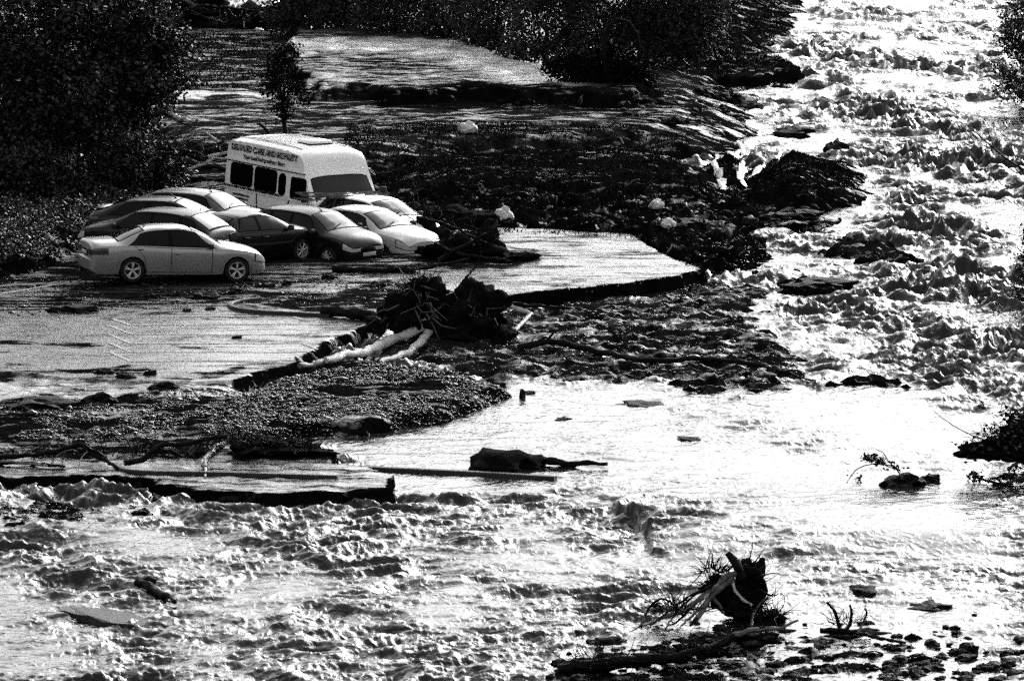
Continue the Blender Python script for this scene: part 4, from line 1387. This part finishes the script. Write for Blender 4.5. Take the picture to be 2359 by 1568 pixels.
for i, (px, py, w, h) in enumerate([(1010, 892, .5, .12), (1090, 885, .45, .10), (1145, 890, .3, .12), (1590, 520, .6, .2), (1790, 500, .5, .14), (1850, 495, .5, .15), (1345, 520, .22, .1), (1220, 905, .2, .05), (1470, 930, .55, .06), (1298, 966, .18, .06), (1580, 1010, .3, .05), (2060, 1190, .5, .09)]):
    rock('flat_rock', ['dark flat rock at the gravel tip', 'dark flat rock beside the gravel tip rock', 'dark rounded rock at the right end of the gravel', 'dark lump in the back rubble above the slab corner', 'dark rock on the upper river bar',
                       'dark rock at the right of the upper river bar', 'small dark rock on the back edge of the slab', 'thin dark rock awash right of the gravel', 'long thin dark drift awash below the rubble', 'small dark rock awash in the smooth white sheet', 'thin dark rock just breaking the white sheet at centre', 'dark rock breaking the white sheet under the right shrub'][i], px, py, .35 if py < 600 else .12 if i < 3 else -.01, (w, w * 1.2, h))


rng = np.random.default_rng(78)
for i in range(46):
    px, py = rng.uniform(1420, 1760), rng.uniform(205, 285)
    s_ = .08 + .18 * rng.random() ** 2
    q = g(px, py, .6); zz_ = max(0, ground_z(q.x, q.y))
    rock('spill_stone', 'dark stone where the field water spills towards the river', px, py, zz_, (s_ * 1.8, s_ * 1.5, s_ * .8), 'stones at the spill above the mounds', PROCK if rng.random() < .12 else None, rng.uniform(0, 6))


# --- flood debris lying on the car park: slabs, bark and planks
DEB = [(165, 715, 1.25, .16, 'thick dark log chunk lying on the tarmac lower left of the silver saloon'), (350, 684, .42, .10, 'dark clod in front of the silver saloon, leftmost'), (400, 680, .3, .10, 'dark clod in front of the silver saloon, second'),
       (462, 684, .85, .14, 'long dark slab of bark in front of the silver saloon'), (540, 674, .5, .12, 'pale-topped slab below the front wheel of the silver saloon'), (610, 660, .5, .10, 'dark slab right of the front wheel of the silver saloon'),
       (660, 655, .4, .10, 'flat shard lying in front of the black saloon'), (760, 640, .55, .16, 'dark chunk lying in front of the black hatchback'), (700, 690, .5, .10, 'small dark slab beside the grass island'),
       (484, 712, .4, .06, 'thin dark stick of bark near the curved kerb'), (235, 857, .55, .12, 'dark broken slab at the lower edge of the bays'), (290, 868, .6, .14, 'dark clod below the painted bays'), (345, 862, .3, .12, 'blocky dark clod below the painted bays'),
       (375, 893, .7, .14, 'dark slab on the silt below the painted bays'), (300, 912, .35, .08, 'small dark slab above the gravel'), (90, 935, 1.6, .20, 'long dark mound of silt and bark at the left edge'), (225, 925, .8, .2, 'dark clod with white water curling past it'),
       (330, 925, .4, .1, 'small dark clod right of the curling water'), (430, 716, .35, .06, 'low dark scrap on the tarmac'), (545, 778, .25, .07, 'small dark twig scrap on the painted bays'), (870, 660, .4, .12, 'dark slab beside the grass island under the silver car')]
for px, py, w, h, txt in DEB:
    p = g(px, py, ZP)
    z_ = max(ground_z(p.x, p.y), 0)
    rock('debris_slab', txt, px, py, z_ + h * .1, (w * .5, w * .45, h), None, None, float(rng.uniform(-.2, .2)), 'debris')
# broken tarmac slab and plank in the lower rapids
sl = MB()
out = [(130, 1402), (160, 1398), (200, 1400), (262, 1404), (300, 1414), (332, 1420), (342, 1431), (330, 1438), (300, 1440), (262, 1436), (236, 1430), (205, 1420), (180, 1412), (150, 1408)]
P_ = [np.array(g(a, b, .06)) + np.array((0, 0, .03 * math.sin(a * .13))) for a, b in out]
n_ = len(P_)
sl.add(P_ + [q_ - np.array((0, 0, .16)) for q_ in P_], [(i, (i + 1) % n_, n_ + (i + 1) % n_, n_ + i) for i in range(n_)])
sl.f.setdefault(n_, []).append(list(range(n_)))
tag(sl.build('tarmac_slab', M_KERB, None, True, 30), 'tilted broken slab of tarmac in the rapids at the lower left', 'slab')


# --- driftwood: every trunk and branch its own
def wood(name, label, stems, mt=None, cat='driftwood', group=None, z=None, n=8, wob=.35):
    """stems: list of (material, path [(px, py, dY)], radius at both ends); the first point of the first stem sets the distance"""
    px, py = stems[0][1][0][:2]
    base = np.array(g(px, py, z if z is not None else .1))
    root = empty(name, tuple(base))
    tag(root, label, cat, group)
    for k, (mt_, path, r0, r1) in enumerate(stems):
        pts = []
        for p in path:
            q = gy(p[0], p[1], base[1] + (p[2] if len(p) > 2 else 0))
            for _ in range(2):                        # whatever would be underground lies on the ground instead
                fl_ = max(ground_z(q.x, q.y), .05) + r1 * .9
                if q.z < fl_: q = g(p[0], p[1], fl_)
            pts.append(np.array(q) - base)
        pts = np.array(pts)
        Q = pts
        for rep in range(2):
            N_ = [Q[0]]
            for a, b in zip(Q[:-1], Q[1:]): N_ += [a * .72 + b * .28, a * .28 + b * .72]
            Q = np.array(N_ + [Q[-1]])
        L_ = np.concatenate([[0], np.cumsum(np.linalg.norm(np.diff(Q, axis=0), axis=1))])
        nn = int(max(8, min(60, L_[-1] / (r0 * .9))))
        t_ = np.linspace(0, L_[-1], nn)
        Q = np.column_stack([np.interp(t_, L_, Q[:, q]) for q in range(3)])
        w_ = np.minimum(1, np.minimum(t_, L_[-1] - t_) / (3 * r0))
        for q in range(3): Q[:, q] += w_ * r0 * .55 * perlin(t_ / (r0 * 6) + q * 9.1 + k, t_ * 0 + px * .37, 90 + q)
        rr = np.linspace(r0, r1, nn) * (1 + .28 * perlin(t_ / (r0 * 2.6), t_ * 0 + py * .21 + k, 97))
        m = MB(); m.tube(Q, rr, 9, True, .07 if mt_ is M_WOOD else .16)
        m.build('trunk' if k == 0 else 'branch', mt_, root, True, 50)
    return root, base


def twigs(parent, base, hubs, n, length, r, mt, seed, name='twigs', up=.35, sweep=(0, 0, 0)):
    """a fuzz of fine rootlets or twigs: one part"""
    rng = np.random.default_rng(seed)
    m = MB()
    for k in range(n):
        c, rad = hubs[int(rng.integers(len(hubs)))]
        d = rng.normal(size=3); d /= np.linalg.norm(d); d[2] = abs(d[2]) * .8 + up * .3
        s = np.array(c) - base + d * np.array(rad) * rng.uniform(.5, .95)
        L = length * rng.uniform(.4, 1.3)
        e = s + (d + rng.normal(size=3) * .5 + np.array(sweep)) * L
        m.tube([s, (s + e) / 2 + rng.normal(size=3) * L * .2, e + rng.normal(size=3) * L * .15], [r, r * .7, r * .2], 4, False)
    return tag(m.build(name, mt, parent), kind='stuff')


def lump(parent, base, c, rad, mt, seed, name='root_ball', rough=.4):
    me = rock_mesh(seed, .62 + rough * .1)
    me.attributes.remove(me.attributes['sharp_edge']) if 'sharp_edge' in me.attributes else None
    me.materials.append(mt)
    o = bpy.data.objects.new(name, me)
    COL.objects.link(o); o.parent = parent
    o.location = np.array(c) - base; o.scale = rad
    return o


W_, K_, G_ = M_WOOD, M_BARK, M_GREYWOOD
# the great uprooted stump in the middle
st, sb = wood('uprooted_stump', 'great uprooted tree stump in the centre with two pale peeled limbs', [
    (W_, [(985, 742), (950, 760), (905, 784), (850, 806), (800, 818), (752, 830)], .14, .08),
    (W_, [(1000, 745), (985, 772), (950, 805), (915, 822), (872, 838)], .125, .06),
    (G_, [(790, 818), (755, 830), (722, 836), (690, 842)], .12, .06), (K_, [(700, 842), (688, 830), (680, 822)], .06, .02), (K_, [(735, 832), (722, 822), (720, 814)], .05, .03),
    (G_, [(800, 818), (790, 806), (770, 800)], .06, .03), (K_, [(880, 836), (862, 850), (850, 862)], .07, .03), (K_, [(905, 828), (912, 846), (905, 858)], .05, .02)], z=.55)
lump(st, sb, at(955, 720, sb[1] + .3), (.82, .7, .62), M_SOIL, 3)
lump(st, sb, at(970, 675, sb[1] + .4), (.50, .5, .42), M_SOIL, 6)
lump(st, sb, at(1095, 735, sb[1] + .5), (1.05, .9, .76), M_SOIL, 5)
lump(st, sb, at(1040, 770, sb[1] + .2), (1.0, .8, .42), M_SOIL, 8)
lump(st, sb, at(1150, 770, sb[1] + .3), (.5, .7, .40), M_SOIL, 4)
hubs = [(at(955, 715, sb[1] + .2), (.8, .6, .62)), (at(970, 675, sb[1] + .3), (.5, .5, .42)), (at(1090, 735, sb[1] + .3), (1.0, .8, .7))]
twigs(st, sb, hubs, 620, .24, .012, M_SOIL, 41, 'rootlets')
twigs(st, sb, hubs[:2], 40, .6, .02, M_GREYWOOD, 42, 'roots', -.6, (0, -.2, -.8))
twigs(st, sb, hubs, 70, .5, .018, M_GREYWOOD, 43, 'roots', .3)
wood('dark_log', 'short black log lying left of the great stump', [(K_, [(742, 716), (790, 720), (840, 728), (885, 734)], .13, .15), (K_, [(830, 726), (860, 738), (880, 742)], .09, .08)], z=.5)
wood('split_log', 'pale split log end just right of the great stump', [(W_, [(1178, 704), (1200, 714), (1222, 722)], .08, .05), (K_, [(1180, 700), (1260, 706), (1340, 712)], .06, .03), (G_, [(1225, 722), (1205, 742), (1185, 762)], .05, .06)], z=.3)
wood('long_branch', 'long dark branch lying across the rubble right of the stump', [(K_, [(1195, 800), (1240, 790), (1262, 782), (1330, 798), (1420, 818), (1500, 832), (1580, 826), (1680, 828), (1760, 840), (1815, 856)], .085, .05),
                        (K_, [(1810, 855), (1850, 872), (1880, 876)], .04, .02), (K_, [(1262, 782), (1275, 768), (1282, 760)], .04, .02), (K_, [(1805, 852), (1822, 838), (1830, 828)], .03, .01), (K_, [(1400, 815), (1440, 800), (1470, 796)], .03, .012)], z=.25)
wood('dark_log', 'dark log across the noses of the jammed cars', [(K_, [(765, 618), (830, 622), (900, 620), (955, 624)], .10, .08), (K_, [(940, 622), (1010, 612), (1080, 596)], .06, .03)], z=.45)
wood('leaning_branch', 'thin grey branch leaning over the tarmac slab', [(K_, [(1050, 668), (1075, 640), (1098, 610)], .04, .025), (K_, [(1098, 610), (1110, 585), (1105, 560)], .025, .01)], z=.4)
# heap of torn roots in front of the silver hatchback
dh, db = wood('root_heap', 'black heap of torn roots and brush piled right of the silver car', [(K_, [(1010, 600), (1080, 560), (1150, 520)], .08, .03), (K_, [(1000, 560), (1060, 590), (1180, 600)], .06, .04), (K_, [(960, 500), (1040, 520), (1120, 560)], .05, .03), (G_, [(1085, 548), (1092, 566)], .03, .02)], z=.4)
for k, (px, py, dy, r) in enumerate([(1060, 575, 1.0, (.95, .8, .42)), (1110, 560, 2.0, (.55, .6, .50)), (1000, 545, 4.5, (.55, .6, .45)), (1180, 596, .5, (.55, .7, .20)), (960, 500, 7.5, (.8, .7, .40)), (1060, 505, 6.5, (.9, .7, .30))]):
    lump(dh, db, at(px, py, db[1] + dy), r, M_SOIL, 20 + k, 'brush_clump', .55)
twigs(dh, db, [(at(1060, 570, db[1] + 1), (.9, .8, .45)), (at(1000, 530, db[1] + 4.5), (.7, .7, .6)), (at(960, 495, db[1] + 7), (.8, .7, .5)), (at(1100, 545, db[1] + 2), (.5, .6, .5))], 150, .34, .014, M_BARK, 43)
# brush on the roof of the white hatchback
pr = np.array(gy(800, 452, YS + 9.6))
rb = empty('roof_brush', tuple(pr)); tag(rb, 'bundle of pale broken branches caught on the car roof before the minibus', 'branches')
m_ = MB(); r_ = np.random.default_rng(8)
for k in range(34):
    c = np.array((r_.uniform(-1.25, 1.2), r_.uniform(-.3, .3), r_.uniform(-.05, .10)))
    d = np.array((r_.uniform(.35, .8), r_.uniform(-.2, .2), r_.uniform(-.08, .02)))
    m_.tube([c - d * .6, c + r_.normal(size=3) * .03, c + d * .6 + np.array((0, 0, -.04))], [.022, .026, .01], 5)
m_.build('stems', M_GREYWOOD, rb)

# uprooted branches heaped left of the minibus
hb_, hbase = wood('branch_heap', 'heap of uprooted dark branches and roots left of the white minibus', [(K_, [(372, 372), (430, 372), (490, 385), (530, 390)], .12, .07), (K_, [(385, 420), (450, 410), (520, 415)], .08, .05), (K_, [(395, 345), (450, 350), (500, 372)], .07, .03)], z=.85)
for k, (px, py, dy, r) in enumerate([(440, 400, .8, (1.0, .9, .45)), (500, 400, .6, (.6, .8, .5)), (390, 350, 1.5, (.6, .8, .4)), (480, 350, 2, (.7, .8, .35)), (430, 435, .2, (1.0, .8, .35))]):
    lump(hb_, hbase, at(px, py, hbase[1] + dy), r, M_SOIL, 30 + k, 'brush_clump', .5)
twigs(hb_, hbase, [(at(440, 390, hbase[1] + .5), (1.0, .9, .5)), (at(500, 370, hbase[1] + .8), (.6, .8, .6)), (at(400, 345, hbase[1] + 1), (.6, .7, .5))], 170, .40, .014, M_BARK, 44)
twigs(hb_, hbase, [(at(440, 400, hbase[1] - .2), (1.0, .6, .5)), (at(500, 370, hbase[1] - .2), (.6, .6, .6))], 26, .35, .012, M_GREYWOOD, 45, 'pale_twigs')
hz = .9
for txt, stems in [
    ('white forked dead branch sticking out beside the minibus', [(W_, [(432, 390), (455, 384), (478, 374), (492, 362)], .04, .055), (W_, [(480, 362), (505, 355), (528, 350)], .055, .035), (W_, [(492, 362), (510, 366), (535, 364)], .035, .02)]),
    ('pale splintered stake at the top of the branch heap', [(W_, [(504, 330), (490, 318), (474, 305)], .06, .02)]),
    ('dark upright stake against the rear of the minibus', [(K_, [(527, 372), (533, 340), (540, 312)], .05, .04), (W_, [(533, 345), (537, 325)], .02, .01)]),
    ('short dark stake in the middle of the branch heap', [(K_, [(520, 335), (510, 318)], .05, .03)]),
    ('dark pole leaning up behind the minibus roof', [(K_, [(640, 330), (618, 305), (596, 284)], .06, .05), (K_, [(604, 292), (590, 284)], .035, .02)]),
    ('broken trunk jutting right from the dark tree', [(K_, [(330, 262), (375, 262), (395, 258)], .12, .10), (G_, [(392, 262), (415, 275), (438, 282)], .10, .08), (K_, [(436, 282), (452, 277)], .08, .07), (K_, [(395, 258), (402, 246), (404, 238)], .05, .02)]),
    ('thin pale stake leaning beside the back of the minibus', [(G_, [(520, 470), (512, 440)], .035, .03)])]:
    wood('dead_branch', txt, stems, z=hz)
fl, fb = wood('fallen_branch', 'long arching fallen branch at the top left beyond the trees', [(K_, [(380, 52), (420, 40), (430, 20), (470, 12), (520, 18), (600, 26)], .07, .04), (K_, [(430, 20), (470, 40), (520, 60)], .04, .02)], z=1.0)
for k, (px, py, r) in enumerate([(470, 45, (1.2, 1, .5)), (570, 45, (1.2, 1, .5)), (640, 40, (1.0, 1, .45)), (450, 15, (1, 1, .4))]):
    lump(fl, fb, at(px, py, fb[1] + 1.5), r, M_SOIL, 50 + k, 'brush_clump', .5)
twigs(fl, fb, [(at(480, 40, fb[1] + .8), (1.2, 1, .5)), (at(580, 40, fb[1] + .8), (1.2, 1, .5))], 160, .42, .016, M_BARK, 46)
twigs(fl, fb, [(at(560, 50, fb[1] - .2), (1.4, .8, .4))], 24, .35, .013, M_GREYWOOD, 47, 'pale_twigs')

# driftwood strip at the lower left
wood('drift_log', 'long dark drift trunk at the left edge of the debris strip', [(K_, [(-40, 1054), (60, 1048), (130, 1040), (190, 1034), (240, 1058), (272, 1078)], .06, .05), (K_, [(130, 1040), (165, 1024), (195, 1022), (240, 1052)], .06, .04), (K_, [(-40, 1066), (60, 1066), (150, 1074)], .05, .03)], z=.4)
wood('drift_log', 'dark arching drift trunk in the middle of the debris strip', [(K_, [(285, 1066), (335, 1058), (352, 1036), (380, 1022), (425, 1020), (470, 1014), (525, 1004)], .07, .05), (K_, [(352, 1040), (400, 1036), (420, 1052)], .05, .03)], z=.45)
wood('knotted_root', 'pale knotted root standing over the straight kerb', [(G_, [(560, 1000), (525, 1012), (500, 1030), (482, 1046), (470, 1060), (474, 1076)], .08, .05), (W_, [(474, 1076), (473, 1098)], .035, .025), (W_, [(482, 1050), (466, 1062), (470, 1072)], .05, .04), (K_, [(468, 1086), (440, 1098), (428, 1110)], .02, .012)], z=.5)
for txt, stems in [('thin pale root strands arching over the drift trunk', [(G_, [(118, 1070), (130, 1048), (160, 1034), (178, 1038)], .014, .01), (W_, [(180, 1082), (186, 1054), (200, 1040)], .014, .008), (G_, [(145, 1072), (142, 1054), (150, 1042)], .012, .008)]),
                   ('slim grey drift stick at the far left of the debris strip', [(G_, [(-20, 1060), (60, 1066), (110, 1072)], .03, .02)]),
                   ('dark drift stick along the right of the debris strip', [(K_, [(590, 1030), (680, 1038), (775, 1046)], .05, .03), (K_, [(600, 1012), (680, 1026), (760, 1040)], .04, .02)])]:
    wood('drift_stick', txt, stems, z=.4)
bh, bbase = wood('brush_heap', 'dark heap of twigs and silt at the right of the debris strip', [(K_, [(540, 1030), (600, 1016), (690, 1030)], .05, .03)], z=.4)
for k, (px, py, r) in enumerate([(600, 1028, (.75, .8, .20)), (690, 1036, (.7, .8, .15)), (430, 1050, (.7, .8, .18)), (120, 1060, (.9, .8, .12)), (200, 1066, (.5, .7, .10))]):
    lump(bh, bbase, at(px, py, bbase[1] + .4), r, M_SOIL, 60 + k, 'brush_clump', .5)
twigs(bh, bbase, [(at(600, 1022, bbase[1]), (.8, .7, .2)), (at(690, 1034, bbase[1]), (.6, .7, .15)), (at(430, 1044, bbase[1]), (.7, .7, .18)), (at(140, 1050, bbase[1]), (.8, .7, .18)), (at(240, 1060, bbase[1]), (.6, .7, .15)), (at(520, 1020, bbase[1]), (.6, .7, .2)), (at(330, 1050, bbase[1]), (.5, .7, .15)), (at(60, 1058, bbase[1]), (.7, .7, .12))], 620, .36, .012, M_BARK, 48)
wood('sunken_plank', 'dark plank half sunk behind the awash boulder', [(K_, [(1240, 1062), (1320, 1066), (1400, 1068)], .10, .04)], z=.05)
wood('broken_plank', 'dark broken plank sticking up in the lower left rapids', [(K_, [(318, 1340), (350, 1356), (382, 1372), (402, 1386)], .10, .05), (W_, [(345, 1346), (370, 1358), (390, 1372)], .03, .02), (K_, [(316, 1345), (335, 1336), (360, 1338)], .08, .06)], z=.15)

# the uprooted tree in the lower right
ut, ub = wood('uprooted_tree', 'uprooted tree with tangled limbs in the shallows at the lower right', [
    (K_, [(1710, 1330), (1696, 1302), (1686, 1284), (1676, 1272)], .10, .075),
    (G_, [(1700, 1318), (1660, 1342), (1625, 1372), (1590, 1400), (1540, 1420), (1478, 1440)], .075, .025),
    (G_, [(1690, 1330), (1655, 1358), (1625, 1395), (1602, 1428)], .075, .05), (W_, [(1655, 1345), (1640, 1358), (1622, 1376)], .05, .04),
    (W_, [(1712, 1312), (1694, 1318), (1686, 1336), (1694, 1362), (1712, 1380), (1732, 1394)], .032, .03), (G_, [(1640, 1372), (1656, 1388), (1668, 1412)], .045, .025),
    (K_, [(1478, 1442), (1490, 1404), (1512, 1380), (1535, 1376), (1556, 1398), (1575, 1420)], .03, .02), (K_, [(1555, 1385), (1548, 1368), (1540, 1362)], .02, .01), (K_, [(1478, 1440), (1462, 1448), (1450, 1456)], .02, .008),
    (G_, [(1732, 1440), (1734, 1412), (1752, 1388), (1772, 1370)], .03, .022), (K_, [(1772, 1370), (1755, 1360), (1742, 1356)], .025, .012), (K_, [(1772, 1370), (1786, 1372), (1794, 1366)], .022, .01),
    (K_, [(1590, 1400), (1562, 1432), (1540, 1440)], .03, .014), (K_, [(1650, 1350), (1600, 1362), (1550, 1400), (1505, 1436), (1490, 1450)], .028, .010), (K_, [(1680, 1330), (1630, 1352), (1580, 1384), (1550, 1420), (1530, 1452)], .03, .012), (G_, [(1625, 1392), (1580, 1430), (1560, 1452)], .03, .015), (K_, [(1735, 1300), (1752, 1276), (1762, 1262)], .02, .006), (K_, [(1725, 1290), (1732, 1268), (1734, 1250)], .018, .005), (K_, [(1745, 1330), (1780, 1318), (1800, 1322)], .018, .006), (K_, [(1530, 1420), (1520, 1400), (1510, 1386)], .018, .008), (K_, [(1625, 1395), (1680, 1408), (1720, 1412)], .025, .012), (K_, [(1610, 1418), (1590, 1440)], .05, .03)], z=.92)
lump(ut, ub, at(1728, 1340, ub[1] + .5), (.30, .35, .42), M_SOIL, 70)
lump(ut, ub, at(1700, 1368, ub[1] + .4), (.46, .35, .32), M_SOIL, 71)
lump(ut, ub, at(1712, 1408, ub[1] + .35), (.36, .35, .2), M_SOIL, 76)
lump(ut, ub, at(1655, 1345, ub[1] + .5), (.34, .3, .16), M_SOIL, 74)
lump(ut, ub, at(1600, 1440, ub[1]), (.4, .4, .06), M_SOIL, 75)
lump(ut, ub, at(1770, 1425, ub[1] + .2), (.42, .4, .14), M_SOIL, 72)
twigs(ut, ub, [(at(1730, 1318, ub[1] + .4), (.28, .3, .32)), (at(1740, 1345, ub[1] + .4), (.28, .3, .3))], 110, .22, .009, M_BARK, 49, 'rootlets')
twigs(ut, ub, [(at(1660, 1360, ub[1] + .3), (.5, .3, .22)), (at(1560, 1410, ub[1]), (.6, .3, .25)), (at(1770, 1420, ub[1]), (.4, .3, .12)), (at(1640, 1320, ub[1] + .3), (.4, .3, .15)), (at(1720, 1400, ub[1] + .2), (.5, .3, .2))], 420, .30, .012, M_BARK, 50)
lg, lgb = wood('mossy_log', 'long dark log lying below the uprooted tree', [(K_, [(1285, 1540), (1400, 1524), (1520, 1516), (1610, 1506), (1660, 1486), (1700, 1460)], .10, .07), (G_, [(1690, 1464), (1740, 1448), (1790, 1450), (1840, 1428)], .06, .025), (K_, [(1735, 1452), (1770, 1440), (1760, 1470), (1720, 1486)], .03, .012)], z=.1)
for k, (px, py, r) in enumerate([(1330, 1532, (.55, .4, .10)), (1430, 1524, (.6, .4, .12)), (1530, 1514, (.6, .4, .13)), (1620, 1500, (.45, .4, .12)), (1740, 1470, (.45, .4, .12))]):
    lump(lg, lgb, at(px, py, lgb[1] + .25), r, M_SOIL, 90 + k, 'brush_clump', .7)
twigs(lg, lgb, [(at(1400, 1522, lgb[1]), (1.0, .4, .14)), (at(1600, 1502, lgb[1]), (.8, .4, .14))], 160, .24, .011, M_BARK, 53)
sr, sbb = wood('torn_bush', 'small torn bush of bare stems right of the uprooted tree', [(K_, [(1935, 1445), (1925, 1410), (1905, 1386)], .04, .03), (K_, [(1950, 1450), (1965, 1420), (1958, 1392)], .035, .022), (K_, [(1975, 1460), (1990, 1430), (1998, 1410), (1992, 1400)], .035, .02), (K_, [(1890, 1452), (1950, 1450), (2030, 1470), (2085, 1480)], .05, .03), (W_, [(1950, 1440), (1958, 1452)], .02, .012)], z=.1)
lump(sr, sbb, at(1960, 1462, sbb[1]), (.7, .5, .14), M_SOIL, 73)
twigs(sr, sbb, [(at(1950, 1440, sbb[1]), (.5, .3, .18))], 60, .20, .009, M_BARK, 51)
dt, dbb = wood('drowned_twig', 'thin arched twig with a few leaves standing in the white water', [(K_, [(2075, 1095), (2062, 1076), (2040, 1068), (2000, 1068), (1970, 1080), (1950, 1112)], .018, .007), (K_, [(2075, 1085), (2045, 1062), (2036, 1042), (2018, 1034)], .018, .008), (K_, [(2062, 1080), (2030, 1068)], .012, .008)], z=.1)
c_ = np.concatenate([at(px, py, dbb[1]) - dbb + np.random.default_rng(k).normal(size=(n, 3)) * np.array((.09, .09, .05)) for k, (px, py, n) in enumerate([(2005, 1054, 150), (2030, 1060, 90), (1975, 1102, 22), (2062, 1076, 24)])])
leaf_mesh('leaves', c_, .09, M_LEAF, dt)
fs, fsb = wood('fallen_shrub', 'dark leafy branches fallen into the river at the right edge', [(K_, [(2420, 1090), (2350, 1100), (2310, 1118), (2280, 1108), (2240, 1098)], .05, .03), (K_, [(2400, 1060), (2300, 1050), (2230, 1030)], .05, .02), (G_, [(2400, 1030), (2350, 1062), (2320, 1080)], .045, .03), (K_, [(2290, 1020), (2230, 1000), (2180, 970), (2150, 945)], .018, .007), (K_, [(2359, 1000), (2330, 960), (2300, 935), (2262, 930)], .015, .006)], z=.15)
for k, (px, py, r) in enumerate([(2330, 1030, (.95, .7, .34)), (2260, 1040, (.5, .6, .16)), (2370, 990, (.5, .6, .4))]):
    lump(fs, fsb, at(px, py, fsb[1] + .4), r, M_SOIL, 80 + k, 'brush_clump', .5)
c_ = np.concatenate([at(px, py, fsb[1]) - fsb + np.random.default_rng(k + 9).normal(size=(n, 3)) * np.array((.16, .2, .10)) * s for k, (px, py, n, s) in enumerate([(2262, 932, 22, .4), (2320, 950, 60, .7), (2300, 1000, 160, 1.3), (2340, 1010, 260, 1.6), (2240, 1030, 120, 1.1), (2245, 1095, 50, .6), (2330, 1085, 60, .7), (2370, 970, 160, 1.5)])])
leaf_mesh('leaves', c_, .10, M_LEAF, fs)
twigs(fs, fsb, [(at(2320, 1020, fsb[1] + .2), (.9, .6, .35))], 60, .30, .010, M_BARK, 52)

# --- white rivulets pouring through the mounds
M_FOAM = mat('white_water', .75, .35, .5, noise=(5, .45, 6), bump=(7, .8, .05))
for txt, path in [('white rivulet falling through the mounds, leftmost', [(1605, 345), (1625, 362), (1648, 384), (1660, 402), (1664, 424), (1668, 440)]),
                  ('white rivulet falling through the mounds, middle', [(1700, 325), (1712, 345), (1716, 362), (1712, 382), (1708, 402), (1712, 432)]),
                  ('white rivulet slanting down across the mounds, rightmost', [(1790, 340), (1800, 352), (1785, 368), (1760, 380), (1735, 398), (1718, 415)])]:
    z0 = .8
    P = []
    for px, py in path:
        q = g(px, py, .5)
        for _ in range(4): q = g(px, py, max(.03, ground_z(q.x, q.y)) + .02)
        P.append(np.array(q))
    P = np.array(P)
    n = 40; t = np.linspace(0, len(P) - 1, n)
    C = np.column_stack([np.interp(t, range(len(P)), P[:, k]) for k in range(3)])
    C[:, 0] += .10 * perlin(t * 1.3, t * 0 + len(txt), 3)
    w = np.maximum(.015, .06 + .07 * perlin(t * 2.9, t * 0 + 2, 5) + .012 * t)
    V = []
    for k_ in (-1, -.4, .4, 1):
        Q = C.copy(); Q[:, 0] += w * k_
        Q[:, 2] = np.maximum(gz(Q[:, :2]), 0) + .11 - .08 * abs(k_)
        V.append(Q)
    V = np.stack(V, 1).reshape(-1, 3)
    b = MB(); b.add(V, [(i * 4 + j, i * 4 + j + 1, (i + 1) * 4 + j + 1, (i + 1) * 4 + j) for i in range(n - 1) for j in range(3)])
    tag(b.build('water_rivulet', M_FOAM, None, True, None), txt, 'rivulet', kind='structure')
